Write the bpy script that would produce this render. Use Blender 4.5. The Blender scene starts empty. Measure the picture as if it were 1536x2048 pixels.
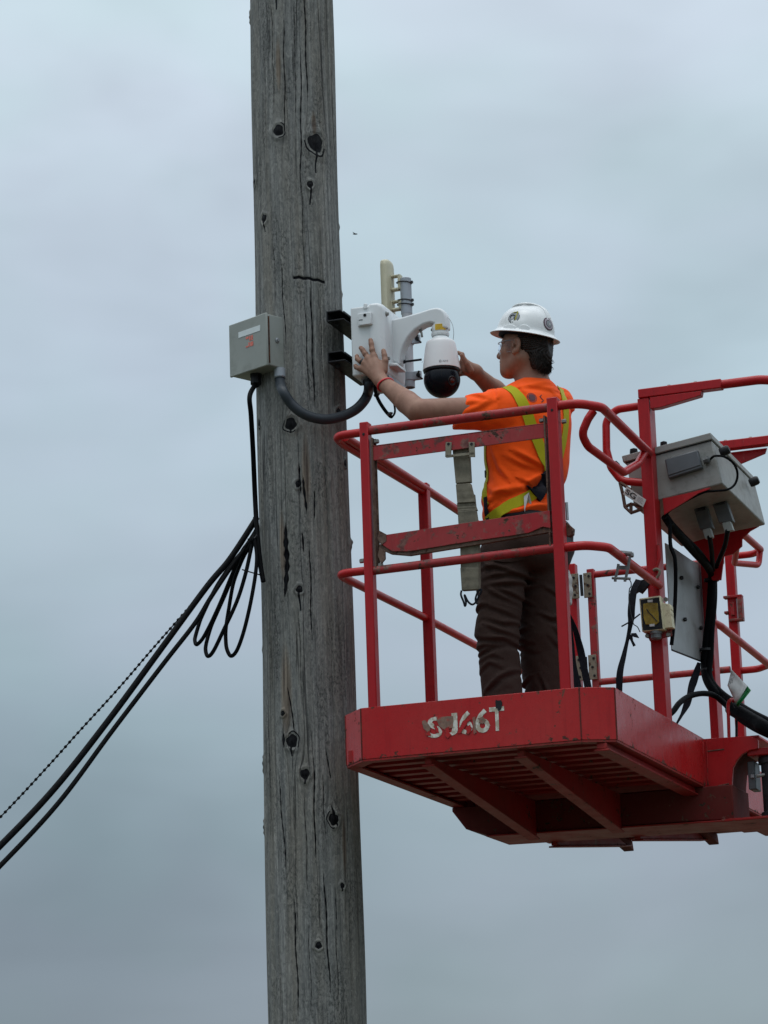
import bpy, math
import numpy as np
from mathutils import Vector, Matrix
R_ = math.radians
SC = bpy.context.scene
COL = SC.collection
rng = np.random.default_rng(7)

# ------------------------------------------------------------------ camera
FPX, PITCH, ROLL, YAW = 5970.0, R_(13.69), R_(1.932), R_(-19.69)
CAM = np.array([0.0, 0.0, 1.6])
FW = np.array([0, math.cos(PITCH), math.sin(PITCH)])
UP0 = np.array([0, -math.sin(PITCH), math.cos(PITCH)])
RT0 = np.array([1.0, 0, 0])
RT = RT0*math.cos(ROLL) - UP0*math.sin(ROLL)
UP = RT0*math.sin(ROLL) + UP0*math.cos(ROLL)
cd = bpy.data.cameras.new('camera')
cam = bpy.data.objects.new('camera', cd); COL.objects.link(cam)
cd.sensor_fit = 'VERTICAL'; cd.sensor_height = 36.0; cd.lens = FPX/2048*36.0
cd.clip_start = 0.1; cd.clip_end = 4000
cam.matrix_world = Matrix(((RT[0], UP[0], -FW[0], CAM[0]), (RT[1], UP[1], -FW[1], CAM[1]), (RT[2], UP[2], -FW[2], CAM[2]), (0, 0, 0, 1)))
SC.camera = cam

# ------------------------------------------------------------------ sky, sun, exposure
SUN_EL, SUN_ROT = R_(72), R_(200)
wd = bpy.data.worlds.new('World'); SC.world = wd; wd.use_nodes = True
nt = wd.node_tree; nt.nodes.clear()
def N(nt, typ, **k):
    n = nt.nodes.new(typ)
    for a, b in k.items():
        if a in n.inputs: n.inputs[a].default_value = b
        else: setattr(n, a, b)
    return n
def ramp(nt, fac, stops, interp='LINEAR'):
    r = nt.nodes.new('ShaderNodeValToRGB'); r.color_ramp.interpolation = interp
    el = r.color_ramp.elements
    while len(el) > 1: el.remove(el[-1])
    for i, (p, c) in enumerate(stops):
        e = el[0] if i == 0 else el.new(p)
        e.position = p
        if not isinstance(c, (tuple, list)): c = (c, c, c)
        e.color = (*c[:3], 1)
    nt.links.new(fac, r.inputs[0]); return r.outputs[0]
def mix(nt, fac, a, b, mode='MIX'):
    m = nt.nodes.new('ShaderNodeMix'); m.data_type = 'RGBA'; m.blend_type = mode
    for s, vv in ((0, fac), (6, a), (7, b)):
        if isinstance(vv, bpy.types.NodeSocket): nt.links.new(vv, m.inputs[s])
        elif s == 0: m.inputs[0].default_value = vv
        else: m.inputs[s].default_value = (*vv[:3], 1)
    return m.outputs[2]
def math_(nt, op, a, b=0.0, c=None):
    m = nt.nodes.new('ShaderNodeMath'); m.operation = op
    for i, vv in enumerate((a, b) if c is None else (a, b, c)):
        if isinstance(vv, bpy.types.NodeSocket): nt.links.new(vv, m.inputs[i])
        else: m.inputs[i].default_value = vv
    return m.outputs[0]
def mapping(nt, vec, scale=(1, 1, 1), loc=(0, 0, 0)):
    m = nt.nodes.new('ShaderNodeMapping'); m.inputs['Scale'].default_value = scale; m.inputs['Location'].default_value = loc
    nt.links.new(vec, m.inputs['Vector']); return m.outputs[0]
def noise(nt, vec, scale, detail=4, rough=0.55, out=0, dist=0):
    n = nt.nodes.new('ShaderNodeTexNoise'); n.inputs['Scale'].default_value = scale; n.inputs['Detail'].default_value = detail
    n.inputs['Roughness'].default_value = rough; n.inputs['Distortion'].default_value = dist
    nt.links.new(vec, n.inputs['Vector']); return n.outputs[out]
tc = N(nt, 'ShaderNodeTexCoord')
sky = N(nt, 'ShaderNodeTexSky', sky_type='NISHITA', sun_disc=False, sun_elevation=SUN_EL, sun_rotation=SUN_ROT)
sx = N(nt, 'ShaderNodeSeparateXYZ'); nt.links.new(tc.outputs['Generated'], sx.inputs[0])
# overcast layer: darker towards the horizon, bright overhead; values are x10 because Background strength is 0.1
cl = ramp(nt, sx.outputs[2], [(0.0, (2.3, 2.65, 2.95)), (0.075, (2.95, 3.5, 3.95)), (0.13, (3.25, 3.9, 4.45)), (0.19, (4.3, 5.15, 5.8)),
                              (0.28, (5.1, 6.15, 6.95)), (0.40, (6.5, 7.6, 8.35)), (0.65, (7.8, 9.0, 10.0)), (0.85, (17, 18, 18.8)), (1.0, (21, 22, 22.6))])
mp = mapping(nt, tc.outputs['Generated'], (1.0, 1.0, 2.4), (3.1, 0.4, 1.2))
n1 = noise(nt, mp, 7.0, 3, 0.5, dist=0.3)
n2 = noise(nt, mapping(nt, tc.outputs['Generated'], (1, 1, 1.6), (0.3, 2.0, 0.1)), 15.0, 3, 0.5)
n3 = noise(nt, mapping(nt, tc.outputs['Generated'], (1, 1, 1.6), (5.3, 1.0, 0.7)), 9.0, 2, 0.5)
br = ramp(nt, n1, [(0.30, 0.87), (0.5, 1.0), (0.70, 1.09)])
br2 = ramp(nt, n2, [(0.3, 0.975), (0.7, 1.025)])
tint = ramp(nt, n3, [(0.38, (0.975, 1.01, 0.99)), (0.62, (1.02, 0.992, 1.015))])
c1 = mix(nt, 1.0, cl, br, 'MULTIPLY'); c1 = mix(nt, 1.0, c1, br2, 'MULTIPLY'); c1 = mix(nt, 1.0, c1, tint, 'MULTIPLY')
# a darker cloud bank low in the west (left)
bank = math_(nt, 'MULTIPLY', ramp(nt, math_(nt, 'ADD', sx.outputs[0], .5), [(.40, 1), (.53, 0)]), ramp(nt, sx.outputs[2], [(.10, 1), (.175, .92), (.235, .0)]))
bank = math_(nt, 'MULTIPLY', bank, ramp(nt, math_(nt, 'ADD', sx.outputs[0], 1.0), [(0.3, .2), (.8, 1)]))
c1 = mix(nt, bank, c1, mix(nt, 1.0, c1, (.74, .78, .79), 'MULTIPLY'))
c1 = mix(nt, 1.0, c1, (.99, 1.0, 1.01), 'MULTIPLY')
c2 = mix(nt, 0.93, sky.outputs[0], c1)
bg = N(nt, 'ShaderNodeBackground', Strength=0.1); nt.links.new(c2, bg.inputs[0])
wo = N(nt, 'ShaderNodeOutputWorld'); nt.links.new(bg.outputs[0], wo.inputs[0])
sl = bpy.data.lights.new('sun', 'SUN'); sl.energy = 0.55; sl.angle = R_(25); sl.color = (1, 0.97, 0.92)
so = bpy.data.objects.new('sun', sl); COL.objects.link(so)
sd = Vector((math.sin(SUN_ROT)*math.cos(SUN_EL), math.cos(SUN_ROT)*math.cos(SUN_EL), math.sin(SUN_EL)))
so.rotation_euler = sd.to_track_quat('Z', 'Y').to_euler(); so.location = (0, 0, 30)
SC.view_settings.view_transform = 'Standard'; SC.view_settings.look = 'None'
SC.view_settings.exposure = 0.0; SC.view_settings.gamma = 1.0

# ------------------------------------------------------------------ the lift's own frame: u along its short end, v along its length, w up
EU = np.array([math.cos(YAW), math.sin(YAW), 0]); EV = np.array([-math.sin(YAW), math.cos(YAW), 0]); EW = np.array([0, 0, 1.0])
def ray(x, y): return FW + (x-768)/FPX*RT - (y-1024)/FPX*UP
ORG = CAM + ray(1130, 1377)*11.5
def W2Q(P): d = np.asarray(P)-ORG; return np.array([d@EU, d@EV, d@EW])
def Q2W(q): return ORG + q[0]*EU + q[1]*EV + q[2]*EW
def Q(x, y, **k):
    (n, c), = k.items(); n = {'u': EU, 'v': EV, 'w': EW}[n]; d = ray(x, y)
    return W2Q(CAM + d*((c-((CAM-ORG)@n))/(d@n)))
def QY(x, y, Y):
    d = ray(x, y); return W2Q(CAM + d*((Y-CAM[1])/d[1]))
def qs(pts, **k): return [Q(p[0], p[1], **k) for p in pts]

# ------------------------------------------------------------------ object helpers
def thing(name, label, cat, q0, group=None):
    o = bpy.data.objects.new(name, None); COL.objects.link(o)
    o.empty_display_size = 0.1
    o.location = Q2W(q0); o.rotation_euler = (0, 0, YAW)
    o['label'] = label; o['category'] = cat
    if group: o['group'] = group
    ROOT[o.name] = np.array(q0, float); return o
ROOT = {}
def rootof(o):
    while o.parent: o = o.parent
    return ROOT[o.name]
def part(name, mb, mat, parent, label=None, smooth=35, bevel=None, solid=None, subd=None):
    q0 = rootof(parent)
    me = bpy.data.meshes.new(name)
    V = np.array(mb.v, float).reshape(-1, 3) - q0
    me.from_pydata(V.tolist(), [], mb.f); me.validate()
    if mb.uv is not None: pass
    mats = mat if isinstance(mat, (list, tuple)) else [mat]
    for m in mats: me.materials.append(m)
    if mb.mi: me.polygons.foreach_set('material_index', mb.mi[:len(me.polygons)])
    if smooth:
        me.polygons.foreach_set('use_smooth', [True]*len(me.polygons))
    o = bpy.data.objects.new(name, me); COL.objects.link(o); o.parent = parent
    if smooth and smooth < 180:
        try: me.set_sharp_from_angle(angle=R_(smooth))
        except Exception: pass
    if solid: m = o.modifiers.new('solid', 'SOLIDIFY'); m.thickness = solid; m.offset = 0
    if bevel:
        m = o.modifiers.new('bevel', 'BEVEL'); m.width = bevel; m.segments = 2; m.limit_method = 'ANGLE'; m.angle_limit = R_(40)
        m.harden_normals = False
    if subd: m = o.modifiers.new('sub', 'SUBSURF'); m.levels = subd; m.render_levels = subd
    if label: o['label'] = label
    return o
def single(name, mb, mat, label, cat, q0, group=None, **k):
    q0 = np.array(q0, float)
    me = bpy.data.meshes.new(name)
    me.from_pydata((np.array(mb.v, float)-q0).tolist(), [], mb.f); me.validate(); me.materials.append(mat)
    me.polygons.foreach_set('use_smooth', [True]*len(me.polygons))
    try: me.set_sharp_from_angle(angle=R_(k.get('smooth', 35)))
    except Exception: pass
    o = bpy.data.objects.new(name, me); COL.objects.link(o)
    o.location = Q2W(q0); o.rotation_euler = (0, 0, YAW); o['label'] = label; o['category'] = cat
    if group: o['group'] = group
    ROOT[o.name] = q0; return o
def islands(mb, pad=.002):
    n = len(mb.v); P = list(range(n))
    def fd(i):
        while P[i] != i: P[i] = P[P[i]]; i = P[i]
        return i
    for f in mb.f:
        for k in f[1:]: P[fd(k)] = fd(f[0])
    G = {}
    for i in range(n): G.setdefault(fd(i), []).append(i)
    V = np.array(mb.v); L = [[set(g), V[g].min(0)-pad, V[g].max(0)+pad] for g in G.values()]
    ch = True
    while ch:
        ch = False
        for i in range(len(L)):
            for j in range(i+1, len(L)):
                if (L[i][1] <= L[j][2]).all() and (L[j][1] <= L[i][2]).all():
                    L[i] = [L[i][0] | L[j][0], np.minimum(L[i][1], L[j][1]), np.maximum(L[i][2], L[j][2])]; L.pop(j); ch = True; break
            if ch: break
    out = []
    for g, _, _ in L:
        ids = sorted(g); mp_ = {a: b for b, a in enumerate(ids)}; m = MB(); m.v = [mb.v[i] for i in ids]; m.f = [tuple(mp_[i] for i in f) for f in mb.f if f[0] in mp_]; m.mi = [0]*len(m.f); out.append(m)
    return out
def parts(name, mb, *a, **k): return [part(name, m, *a, **k) for m in islands(mb)]
def nrm(a): a = np.asarray(a, float); return a/max(np.linalg.norm(a), 1e-12)
def fillet(P, r, n=6):
    P = [np.asarray(p, float) for p in P]; out = [P[0]]
    for i in range(1, len(P)-1):
        a, b, c = P[i-1], P[i], P[i+1]
        d1, d2 = nrm(a-b), nrm(c-b); ang = math.acos(max(-1, min(1, float(d1@d2))))
        if ang > R_(176): out.append(b); continue
        rr = r[i] if isinstance(r, (list, tuple)) else r
        t = min(rr/math.tan(ang/2), np.linalg.norm(a-b)*.48, np.linalg.norm(c-b)*.48)
        p1, p2 = b+d1*t, b+d2*t
        for k in range(n+1):
            s = k/n; out.append((1-s)**2*p1 + 2*s*(1-s)*b + s*s*p2)
    out.append(P[-1]); return out
def smooth_path(P, n=8):
    P = [np.asarray(p, float) for p in P]; P = [2*P[0]-P[1]] + P + [2*P[-1]-P[-2]]; out = []
    for i in range(1, len(P)-2):
        a, b, c, d = P[i-1:i+3]
        for k in range(n):
            t = k/n; out.append(.5*((2*b)+(c-a)*t+(2*a-5*b+4*c-d)*t*t+(3*b-a-3*c+d)*t**3))
    out.append(P[-2]); return out
class MB:
    def __init__(s): s.v = []; s.f = []; s.mi = []; s.uv = None
    def add(s, V, F, m=0):
        b = len(s.v); s.v += [list(map(float, p)) for p in V]; s.f += [tuple(i+b for i in f) for f in F]; s.mi += [m]*len(F); return s
    def box(s, lo, hi, m=0):
        (a, b, c), (d, e, g) = lo, hi
        V = [(a, b, c), (d, b, c), (d, e, c), (a, e, c), (a, b, g), (d, b, g), (d, e, g), (a, e, g)]
        return s.add(V, [(0, 3, 2, 1), (4, 5, 6, 7), (0, 1, 5, 4), (1, 2, 6, 5), (2, 3, 7, 6), (3, 0, 4, 7)], m)
    def hexa(s, V, m=0):   # 8 corners: bottom loop then top loop
        return s.add(V, [(0, 3, 2, 1), (4, 5, 6, 7), (0, 1, 5, 4), (1, 2, 6, 5), (2, 3, 7, 6), (3, 0, 4, 7)], m)
    def prism(s, poly, ext, m=0):   # poly: 3D points, ext: vector
        n = len(poly); e = np.asarray(ext, float); A = [np.asarray(p, float) for p in poly]
        V = A + [p+e for p in A]
        F = [tuple(range(n))[::-1], tuple(range(n, 2*n))] + [(i, (i+1) % n, n+(i+1) % n, n+i) for i in range(n)]
        return s.add(V, F, m)
    def tube(s, P, r, n=14, cap=True, m=0, flat=None, upv=None):
        P = [np.asarray(p, float) for p in P]; k = len(P)
        rr = r if isinstance(r, (list, tuple, np.ndarray)) else [r]*k
        T = [nrm(P[min(i+1, k-1)]-P[max(i-1, 0)]) for i in range(k)]
        if upv is None: upv = [0, 0, 1] if abs(T[0][2]) < .9 else [1, 0, 0]
        nx = nrm(np.cross(upv, T[0])); V = []
        for i in range(k):
            nx = nrm(nx - T[i]*(nx@T[i])); ny = np.cross(T[i], nx)
            for j in range(n):
                a = 2*math.pi*j/n; c, d = math.cos(a), math.sin(a)
                if flat: V.append(P[i]+nx*c*rr[i]*flat[0]+ny*d*rr[i]*flat[1])
                else: V.append(P[i]+(nx*c+ny*d)*rr[i])
        F = [(i*n+j, i*n+(j+1) % n, (i+1)*n+(j+1) % n, (i+1)*n+j) for i in range(k-1) for j in range(n)]
        if cap: F += [tuple(range(n))[::-1], tuple(range((k-1)*n, k*n))]
        return s.add(V, F, m)
    def strip(s, P, w, t, side):   # rectangular-section band, side = width direction (vector or list)
        P = [np.asarray(p, float) for p in P]; k = len(P); V = []
        for i in range(k):
            T = nrm(P[min(i+1, k-1)]-P[max(i-1, 0)])
            sv = np.asarray(side[i] if isinstance(side, list) else side, float); sv = nrm(sv-T*(sv@T)); nv = np.cross(T, sv)
            ww = w[i] if isinstance(w, (list, tuple)) else w
            for a, b in ((-1, -1), (1, -1), (1, 1), (-1, 1)): V.append(P[i]+sv*a*ww/2+nv*b*t/2)
        F = [(i*4+j, i*4+(j+1) % 4, (i+1)*4+(j+1) % 4, (i+1)*4+j) for i in range(k-1) for j in range(4)]
        F += [(3, 2, 1, 0), tuple(range((k-1)*4, k*4))]
        return s.add(V, F)
    def lathe(s, c, prof, n=40, ax=(0, 0, 1), m=0, cap=False):
        ax = nrm(ax); x = nrm(np.cross(ax, [0, 1, 0] if abs(ax[1]) < .9 else [1, 0, 0])); y = np.cross(ax, x); c = np.asarray(c, float); V = []
        for (r, h) in prof:
            for j in range(n):
                a = 2*math.pi*j/n; V.append(c+ax*h+(x*math.cos(a)+y*math.sin(a))*r)
        k = len(prof)
        F = [(i*n+j, i*n+(j+1) % n, (i+1)*n+(j+1) % n, (i+1)*n+j) for i in range(k-1) for j in range(n)]
        if cap: F += [tuple(range(n))[::-1], tuple(range((k-1)*n, k*n))]
        return s.add(V, F, m)
    def bolt(s, c, ax, r=.009, h=.008, m=0):
        ax = nrm(ax); return s.lathe(c, [(0, -.001), (r, -.001), (r, h*.8), (r*.85, h), (0, h)], 6, ax, m)
    def bar(s, a, b, w, h, side=(0, 0, 1)): return s.strip([a, b], w, h, np.asarray(side, float))

# ------------------------------------------------------------------ materials
def newmat(name):
    m = bpy.data.materials.new(name); m.use_nodes = True; t = m.node_tree; t.nodes.clear()
    b = t.nodes.new('ShaderNodeBsdfPrincipled'); o = t.nodes.new('ShaderNodeOutputMaterial'); t.links.new(b.outputs[0], o.inputs[0])
    c = t.nodes.new('ShaderNodeTexCoord'); return m, t, b, c.outputs['Object']
def setbump(t, b, h, strength, dist=.002):
    n = t.nodes.new('ShaderNodeBump'); n.inputs['Strength'].default_value = strength; n.inputs['Distance'].default_value = dist
    t.links.new(h, n.inputs['Height']); t.links.new(n.outputs[0], b.inputs['Normal'])
def simple(name, col, rough=.5, metal=0, var=.15, scale=20, bump=.0, spec=.5, dirt=None, dscale=6):
    m, t, b, co = newmat(name)
    f = noise(t, co, scale, 5, .6)
    a = tuple(c*(1-var) for c in col); d = tuple(min(1, c*(1+var)) for c in col)
    c = ramp(t, f, [(.3, a), (.7, d)])
    if dirt:
        g = ramp(t, noise(t, co, dscale, 7, .65), [(.52, 0), (.68, dirt[1])]); c = mix(t, g, c, dirt[0])
    t.links.new(c, b.inputs['Base Color'])
    rr = ramp(t, noise(t, co, scale*1.7, 4), [(.3, max(0, rough-.08)), (.7, min(1, rough+.08))]); t.links.new(rr, b.inputs['Roughness'])
    b.inputs['Metallic'].default_value = metal; b.inputs['Specular IOR Level'].default_value = spec
    if bump: setbump(t, b, noise(t, co, scale*6, 3), bump, .001)
    return m
def paint(name, base, fade, chips=.66, fadeamt=.3, rough=.32, wear=0.0, rust=(.045, .02, .015), edge=2.2, strip=False):
    m, t, b, co = newmat(name)
    big = noise(t, co, 2.2, 5, .6); fine = noise(t, co, 34, 6, .65); mid = noise(t, co, 9, 7, .68)
    c = mix(t, ramp(t, big, [(.35, 0), (.7, fadeamt)]), base, fade)
    c = mix(t, ramp(t, fine, [(.3, .0), (.75, .35)]), c, tuple(x*.62 for x in base))
    if strip:
        pf = noise(t, mapping(t, co, (34, 34, 20), (7, 3, 5)), 1.0, 6, .72); c = mix(t, ramp(t, pf, [(.675, 0), (.70, .75)]), c, (.42, .30, .25))
    # vertical run marks
    st = noise(t, mapping(t, co, (45, 45, 2.5)), 1.0, 4, .6); c = mix(t, ramp(t, st, [(.56, 0), (.74, .38)]), c, tuple(x*.45 for x in base))
    # pale scuffs and dark chips
    sc = noise(t, mapping(t, co, (30, 30, 12), (3, 1, 2)), 1.0, 6, .7); s1 = ramp(t, sc, [(.66, 0), (.70, .55)])
    c = mix(t, s1, c, fade)
    ch = math_(t, 'ADD', math_(t, 'MULTIPLY', mid, .62), math_(t, 'MULTIPLY', noise(t, co, 60, 4, .6), .38))
    k = ramp(t, ch, [(chips-.012, 0), (chips+.012, 1)])
    bv = t.nodes.new('ShaderNodeBevel'); bv.samples = 4; bv.inputs['Radius'].default_value = .007
    gn = t.nodes.new('ShaderNodeNewGeometry'); dp = t.nodes.new('ShaderNodeVectorMath'); dp.operation = 'DOT_PRODUCT'
    t.links.new(bv.outputs[0], dp.inputs[0]); t.links.new(gn.outputs['Normal'], dp.inputs[1])
    ed = math_(t, 'MULTIPLY', math_(t, 'SUBTRACT', 1.0, dp.outputs['Value']), edge)
    ek = ramp(t, math_(t, 'ADD', math_(t, 'MULTIPLY', noise(t, co, 26, 6, .7), .7), math_(t, 'MINIMUM', ed, .28)), [(.60, 0), (.635, 1)])
    if strip:
        sp_ = t.nodes.new('ShaderNodeSeparateXYZ'); t.links.new(co, sp_.inputs[0]); z = sp_.outputs[2]
        lowm = math_(t, 'SUBTRACT', -.186, z); hi_ = math_(t, 'ADD', z, .010); nn = math_(t, 'MULTIPLY', math_(t, 'SUBTRACT', noise(t, co, 22, 7, .7), .56), .30)
        m1 = ramp(t, math_(t, 'ADD', math_(t, 'MAXIMUM', lowm, hi_), nn), [(.006, 0), (.012, .95)]); ek = math_(t, 'MAXIMUM', ek, m1)
    k = math_(t, 'MAXIMUM', k, ek)
    if wear:
        g = t.nodes.new('ShaderNodeNewGeometry'); w1 = noise(t, co, 16, 6, .7)
        k2 = ramp(t, w1, [(1-wear-.03, 0), (1-wear+.03, .8)]); pr = mix(t, ramp(t, fine, [(.4, 0), (.6, 1)]), (.17, .11, .085), (.06, .03, .025)); c = mix(t, k2, c, pr)
    c = mix(t, k, c, mix(t, ramp(t, fine, [(.45, 0), (.6, 1)]), rust, (.11, .055, .035)))
    t.links.new(c, b.inputs['Base Color'])
    b.inputs['Specular IOR Level'].default_value = .30
    r = mix(t, k, ramp(t, mid, [(.3, rough-.06), (.7, rough+.12)]), (.85, .85, .85)); t.links.new(r, b.inputs['Roughness'])
    h = math_(t, 'SUBTRACT', math_(t, 'MULTIPLY', noise(t, co, 90, 3), .12), k); setbump(t, b, h, .35, .0012)
    return m
RED = (.42, .005, .008); PINK = (.34, .07, .065)
M = {}
M['red'] = paint('red_paint', RED, PINK, .645, .25, .3)
M['red_worn'] = paint('worn_red_paint', (.33, .010, .016), (.27, .09, .08), .585, .5, .42, wear=.435)
M['red_post'] = paint('red_post_paint', (.38, .003, .008), PINK, .648, .12, .33)
M['red_panel'] = paint('red_panel_paint', (.41, .006, .008), (.42, .09, .075), .615, .25, .25, strip=True)
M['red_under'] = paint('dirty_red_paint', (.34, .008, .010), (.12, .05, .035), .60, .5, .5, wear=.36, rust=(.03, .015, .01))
M['red_dark'] = paint('dark_red_paint', (.12, .007, .007), (.10, .04, .03), .585, .5, .8, wear=.34, rust=(.03, .018, .012))  # darker, duller red base with brown wear and rust chips
M['rust'] = paint('rusted_steel', (.10, .045, .032), (.2, .15, .11), .55, .7, .7, wear=.5)
M['hinge'] = paint('weathered_plate', (.19, .17, .125), (.3, .27, .21), .57, .6, .6, rust=(.07, .045, .03))
M['black'] = simple('black_rubber', (.007, .008, .010), .42, 0, .3, 30, spec=.3)
M['cable'] = simple('black_cable', (.0025, .003, .004), .6, 0, .3, 40, spec=.06)
M['conduit'] = simple('dark_grey_conduit', (.026, .033, .041), .45, 0, .12, 25, .15, spec=.3)
M['dark'] = simple('dark_steel', (.010, .0105, .013), .5, .0, .3, 30, spec=.25)
M['galv'] = simple('galvanised_steel', (.32, .33, .34), .38, .8, .2, 40)
M['bolt'] = simple('zinc_bolt', (.22, .21, .19), .4, .85, .3, 60)
M['white'] = simple('white_plastic', (.64, .665, .68), .33, 0, .03, 6, dirt=((.55, .55, .52), .25), dscale=5)
M['whitep'] = simple('white_camera_plastic', (.68, .67, .68), .36, 0, .03, 8)
M['pipe'] = simple('grey_pvc_pipe', (.30, .33, .37), .4, 0, .08, 12)
M['pipew'] = simple('pale_pipe', (.52, .54, .57), .4, 0, .08, 12)
M['beige'] = simple('beige_plastic', (.50, .47, .34), .5, 0, .07, 9)
M['greybox'] = simple('grey_green_enamel', (.255, .272, .252), .42, 0, .07, 5, .05, dirt=((.15, .16, .14), .5), dscale=8)
M['rustedge'] = simple('rust_streak', (.06, .022, .01), .85, 0, .8, 70, .5)
M['console'] = simple('aged_grey_paint', (.245, .245, .232), .5, 0, .06, 12, .06, dirt=((.13, .125, .11), .55), dscale=22)
M['conbox'] = simple('grey_plastic_cover', (.075, .082, .092), .4, 0, .15, 12)
M['plug'] = simple('grey_connector', (.075, .082, .085), .5, 0, .2, 25)
M['alu'] = simple('aluminium_sheet', (.33, .33, .33), .45, .45, .14, 5, .05, dirt=((.2, .2, .19), .6), dscale=9)
M['cream'] = simple('cream_plastic', (.55, .50, .34), .5, 0, .12, 20, dirt=((.15, .08, .04), .8), dscale=30)
M['amber'] = simple('dirty_amber', (.24, .16, .015), .25, 0, .4, 25)
M['webbing'] = simple('dirty_webbing', (.150, .132, .098), .9, 0, .25, 30, .6, dirt=((.07, .065, .05), .6), dscale=20)
M['bstrap'] = simple('black_webbing', (.008, .009, .014), .8, 0, .3, 60, .4, spec=.15)
M['paper'] = simple('tag_card', (.5, .5, .5), .7, 0, .12, 25)
M['green'] = simple('green_tag_end', (.008, .17, .045), .5, 0, .1, 25)
M['yellow'] = simple('yellow_sticker', (.66, .42, .02), .5, 0, .12, 60)
M['label'] = simple('white_label', (.6, .65, .66), .5, 0, .05, 40)
M['redlab'] = simple('faded_red_print', (.62, .16, .12), .6, 0, .35, 160)
M['glossblack'] = simple('gloss_black_dome', (.004, .005, .009), .24, 0, .1, 10, spec=.16)
M['lens'] = simple('dark_red_lens', (.045, .008, .008), .12, 0, .3, 30)
M['wallink'] = simple('grey_ink', (.2, .2, .22), .6, 0, .1, 30)
M['tie'] = simple('black_cable_tie', (.008, .008, .010), .45, 0, .1, 30)
M['skin'] = None

def wood():
    m, t, b, co = newmat('weathered_wood')
    at = t.nodes.new('ShaderNodeAttribute'); at.attribute_name = 'grain'; g = at.outputs['Vector']
    tar = t.nodes.new('ShaderNodeAttribute'); tar.attribute_name = 'tar'; scar = t.nodes.new('ShaderNodeAttribute'); scar.attribute_name = 'scar'
    f1 = noise(t, mapping(t, g, (70, 1.6, 1)), 1.0, 8, .62)
    f2 = noise(t, mapping(t, g, (210, 7, 1)), 1.0, 6, .7)
    f3 = noise(t, mapping(t, g, (14, .8, 1), (4, 0, 0)), 1.0, 4, .5)
    sp = noise(t, mapping(t, g, (120, 55, 1), (1, 5, 0)), 1.0, 7, .72)
    col = ramp(t, f1, [(.32, (.115, .117, .115)), (.45, (.20, .202, .196)), (.56, (.275, .276, .266)), (.70, (.385, .38, .36))])
    col = mix(t, ramp(t, f2, [(.35, .0), (.72, .55)]), col, (.12, .128, .128))
    col = mix(t, ramp(t, f3, [(.44, 0), (.66, .45)]), col, (.20, .175, .135))
    col = mix(t, ramp(t, noise(t, mapping(t, g, (10, .55, 1), (9, 3, 0)), 1.0, 4), [(.48, 0), (.68, .38)]), col, (.165, .175, .165))
    # rough weathered speckle in patches
    pt = noise(t, mapping(t, g, (12, 2.2, 1), (2, 7, 0)), 1.0, 4, .55)
    spk = math_(t, 'MULTIPLY', ramp(t, sp, [(.50, 0), (.58, 1)]), ramp(t, pt, [(.46, 0), (.6, .75)]))
    col = mix(t, spk, col, (.055, .058, .056))
    mo = noise(t, mapping(t, g, (60, 26, 1), (3, 2, 0)), 1.0, 8, .75, dist=1.4)
    col = mix(t, ramp(t, mo, [(.40, .55), (.52, 0)]), col, (.085, .09, .09)); col = mix(t, ramp(t, mo, [(.54, 0), (.70, .5)]), col, (.40, .40, .375))
    # hairline checks along the grain
    def checks(sxx, szz, off, wdt):
        n = noise(t, mapping(t, g, (sxx, szz, 1), off), 1.0, 2, .4)
        d = math_(t, 'ABSOLUTE', math_(t, 'SUBTRACT', n, .5))
        return ramp(t, d, [(wdt*.45, 1), (wdt, 0)])
    k1 = math_(t, 'MULTIPLY', checks(20, .22, (0, 0, 0), .006), ramp(t, noise(t, mapping(t, g, (9, .9, 1), (1, 1, 4)), 1.0, 2), [(.46, 0), (.54, 1)]))
    k2 = math_(t, 'MULTIPLY', checks(60, .5, (7, 3, 0), .012), ramp(t, noise(t, mapping(t, g, (20, 1.8, 1), (5, 2, 4)), 1.0, 2), [(.55, 0), (.62, .8)]))
    k = math_(t, 'MULTIPLY', math_(t, 'MAXIMUM', k1, k2), .75)
    col = mix(t, k, col, (.014, .014, .016))
    sf = math_(t, 'MULTIPLY', scar.outputs['Fac'], 1.0)
    col = mix(t, sf, col, mix(t, ramp(t, f1, [(.4, 0), (.6, 1)]), (.05, .028, .02), (.27, .215, .16)))
    tf = math_(t, 'ADD', tar.outputs['Fac'], math_(t, 'MULTIPLY', math_(t, 'SUBTRACT', sp, .5), .5))
    tk = ramp(t, tf, [(.42, 0), (.52, 1)])
    col = mix(t, tk, col, mix(t, ramp(t, f2, [(.5, 0), (.62, 1)]), (.003, .0033, .005), (.014, .015, .018)))
    t.links.new(col, b.inputs['Base Color']); b.inputs['Specular IOR Level'].default_value = .12
    t.links.new(mix(t, tk, (.85, .85, .85), (.6, .6, .6)), b.inputs['Roughness'])
    h = math_(t, 'ADD', math_(t, 'MULTIPLY', f1, .9), math_(t, 'MULTIPLY', f2, .5)); h = math_(t, 'SUBTRACT', h, math_(t, 'MULTIPLY', k, 1.6))
    h = math_(t, 'SUBTRACT', h, math_(t, 'MULTIPLY', spk, .35)); h = math_(t, 'ADD', h, math_(t, 'MULTIPLY', mo, .5)); setbump(t, b, h, .8, .006)
    return m
M['wood'] = wood()

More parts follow.
